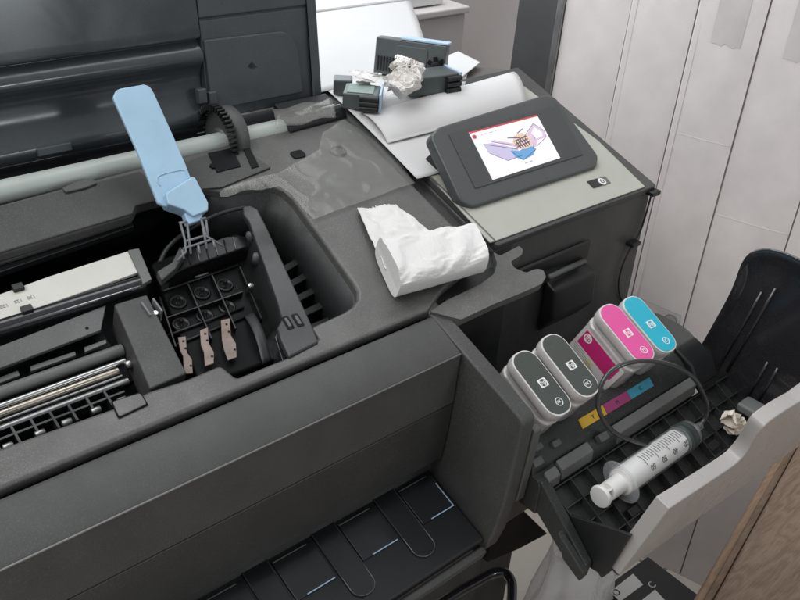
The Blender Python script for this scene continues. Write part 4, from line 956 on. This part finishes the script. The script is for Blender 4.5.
# black printed box
zt = -.52
bq = [onZ(x, y, zt) for x, y in ((603, 588), (648, 556), (700, 610), (650, 650))]
e1_ = (bq[1] - bq[0]); e2_ = (bq[3] - bq[0]); BX = Fr(bq[0], e1_, e2_)
bx = thing('printed_box', Vector((bq[0].x, bq[0].y, FLOOR)), 'black carton with white printed labels on the floor below the silver door', 'carton')
sgn = 1 if BX.c.z > 0 else -1
lx, ly = e1_.length, abs(e2_.dot(BX.b))
k = MB(); k.box(BX, 0, lx, 0, ly, -(zt - FLOOR) * sgn, 0); k.build('box', 'boxblack', bx, bevel=.002)
def bpt(px, py): return BX.at(px, py)
for pts in ([(610, 592), (633, 574), (643, 585), (620, 602)], [(640, 602), (655, 590), (668, 604), (650, 618)]):
    k = MB(); k.prism(BX, [bpt(*p_) for p_ in pts], .0003 * sgn, .0008 * sgn); k.build('white_label', 'white', bx)
k = MB(); q = bpt(616, 593); k.tube([BX.p(q[0] + .0045 * math.cos(i * .7), q[1] + .0045 * math.sin(i * .7), .0012 * sgn) for i in range(9)], .0008, 5, True); k.build('label_symbol', 'mark', bx)
k = MB(); q = bpt(652, 585)
k.tube([BX.p(q[0] + .0045 * math.cos(.8 + i * .5), q[1] + .0045 * math.sin(.8 + i * .5), .0008 * sgn) for i in range(10)], .0009, 5)
k.build('box_print', 'white', bx)
# wooden table
zt = -.40
A0, A1 = onZ(694.5, 597, zt), onZ(761, 482, zt); dirt = (A1 - A0).normalized(); TT = Fr(Vector((A0.x, A0.y, zt)), dirt, Vector((dirt.y, -dirt.x, 0)))
sg = 1 if TT.c.z > 0 else -1
tb = thing('wooden_table', Vector((A0.x + .3, A0.y - .3, FLOOR)), 'brown oak wood table with a stepped edge at the lower right', 'table')
wd = abs(TT.at(735, 600)[1]); wd2 = TT.at(800, 482)[1]
z_ = lambda a, b_: sorted((a * sg, b_ * sg))
k = MB(); k.box(TT, -.5, 1.0, .019, .6, *z_(-.024, .006)); k.build('table_top', 'wood', tb, bevel=.004, seg=3)
k = MB(); k.box(TT, -.5, 1.0, .0, .0185, *z_(-.024, -.001)); k.build('edge_moulding', 'woodlight', tb, bevel=.005, seg=3)
k = MB(); k.box(TT, -.5, 1.0, .010, .0183, *z_(-.0009, .0025)); k.build('edge_bead', 'woodedge', tb, bevel=.0015)
for x, y in ((-.45, .08), (.9, .08), (-.45, .55), (.9, .55)):
    k = MB(); k.box(TT, x - .02, x + .02, y - .02, y + .02, *z_(-.0245, -(zt - FLOOR))); k.build('table_leg', 'woodedge', tb, bevel=.003)

# ================================================================== LIGHT, WORLD, CAMERA
wd_ = bpy.data.worlds.new('World'); sc.world = wd_; wd_.use_nodes = True
wt = wd_.node_tree; bg = wt.nodes['Background']; bg.inputs['Strength'].default_value = .92
wc = wt.nodes.new('ShaderNodeTexCoord'); wx = wt.nodes.new('ShaderNodeSeparateXYZ'); wr_ = wt.nodes.new('ShaderNodeValToRGB'); wm = wt.nodes.new('ShaderNodeMapRange')
wt.links.new(wc.outputs['Generated'], wx.inputs[0]); wt.links.new(wx.outputs['Z'], wm.inputs['Value']); wm.inputs['From Min'].default_value = -1; wm.inputs['From Max'].default_value = 1
wt.links.new(wm.outputs['Result'], wr_.inputs['Fac']); e = wr_.color_ramp.elements
e[0].position = .3; e[0].color = (.20, .195, .19, 1); e[1].position = .85; e[1].color = (.50, .51, .52, 1)
m_ = wr_.color_ramp.elements.new(.55); m_.color = (.25, .25, .255, 1)
wt.links.new(wr_.outputs['Color'], bg.inputs['Color'])
def area(name, loc, target, sx, sy, power, col):
    l = bpy.data.lights.new(name, 'AREA'); l.shape = 'RECTANGLE'; l.size = sx; l.size_y = sy; l.energy = power; l.color = col
    o = bpy.data.objects.new(name, l); COL.objects.link(o); o.location = loc
    o.rotation_euler = (Vector(target) - Vector(loc)).to_track_quat('-Z', 'Y').to_euler(); return o
area('window_light', (0, .57, 1.05), (-.05, -.25, 0), 1.3, 1.2, 13.5, (.96, .985, 1))
area('left_fill_light', (-1.5, .05, 1.9), (.35, .1, -.1), 1.6, 1.2, 25, (1, .985, .975))  # added high fill lamp on the left, brightens the carton faces
area('lid_glare_light', (.50, -2.2, .25), (-.2, .2, .15), .42, 1.5, 2.2, (.92, .97, 1))  # added tall lamp out of view, gives the lid's left end a soft glare
area('lid_streak_light', (.62, -2.2, .75), (-.2, .2, .1), .24, .18, 4, (.9, .97, 1))  # added small lamp behind the camera, puts a bright streak on the lid

cam = bpy.data.cameras.new('camera'); co = bpy.data.objects.new('camera', cam); COL.objects.link(co)
R = Matrix((W[0], -W[1], -W[2])).transposed()
co.matrix_world = Matrix.Translation(CAM) @ R.to_4x4()
cam.sensor_width = 36; cam.lens = FPX / 800 * 36; cam.clip_start = .01; cam.clip_end = 50
sc.camera = co
sc.view_settings.view_transform = 'Standard'; sc.view_settings.look = 'None'; sc.view_settings.exposure = 0; sc.view_settings.gamma = 1
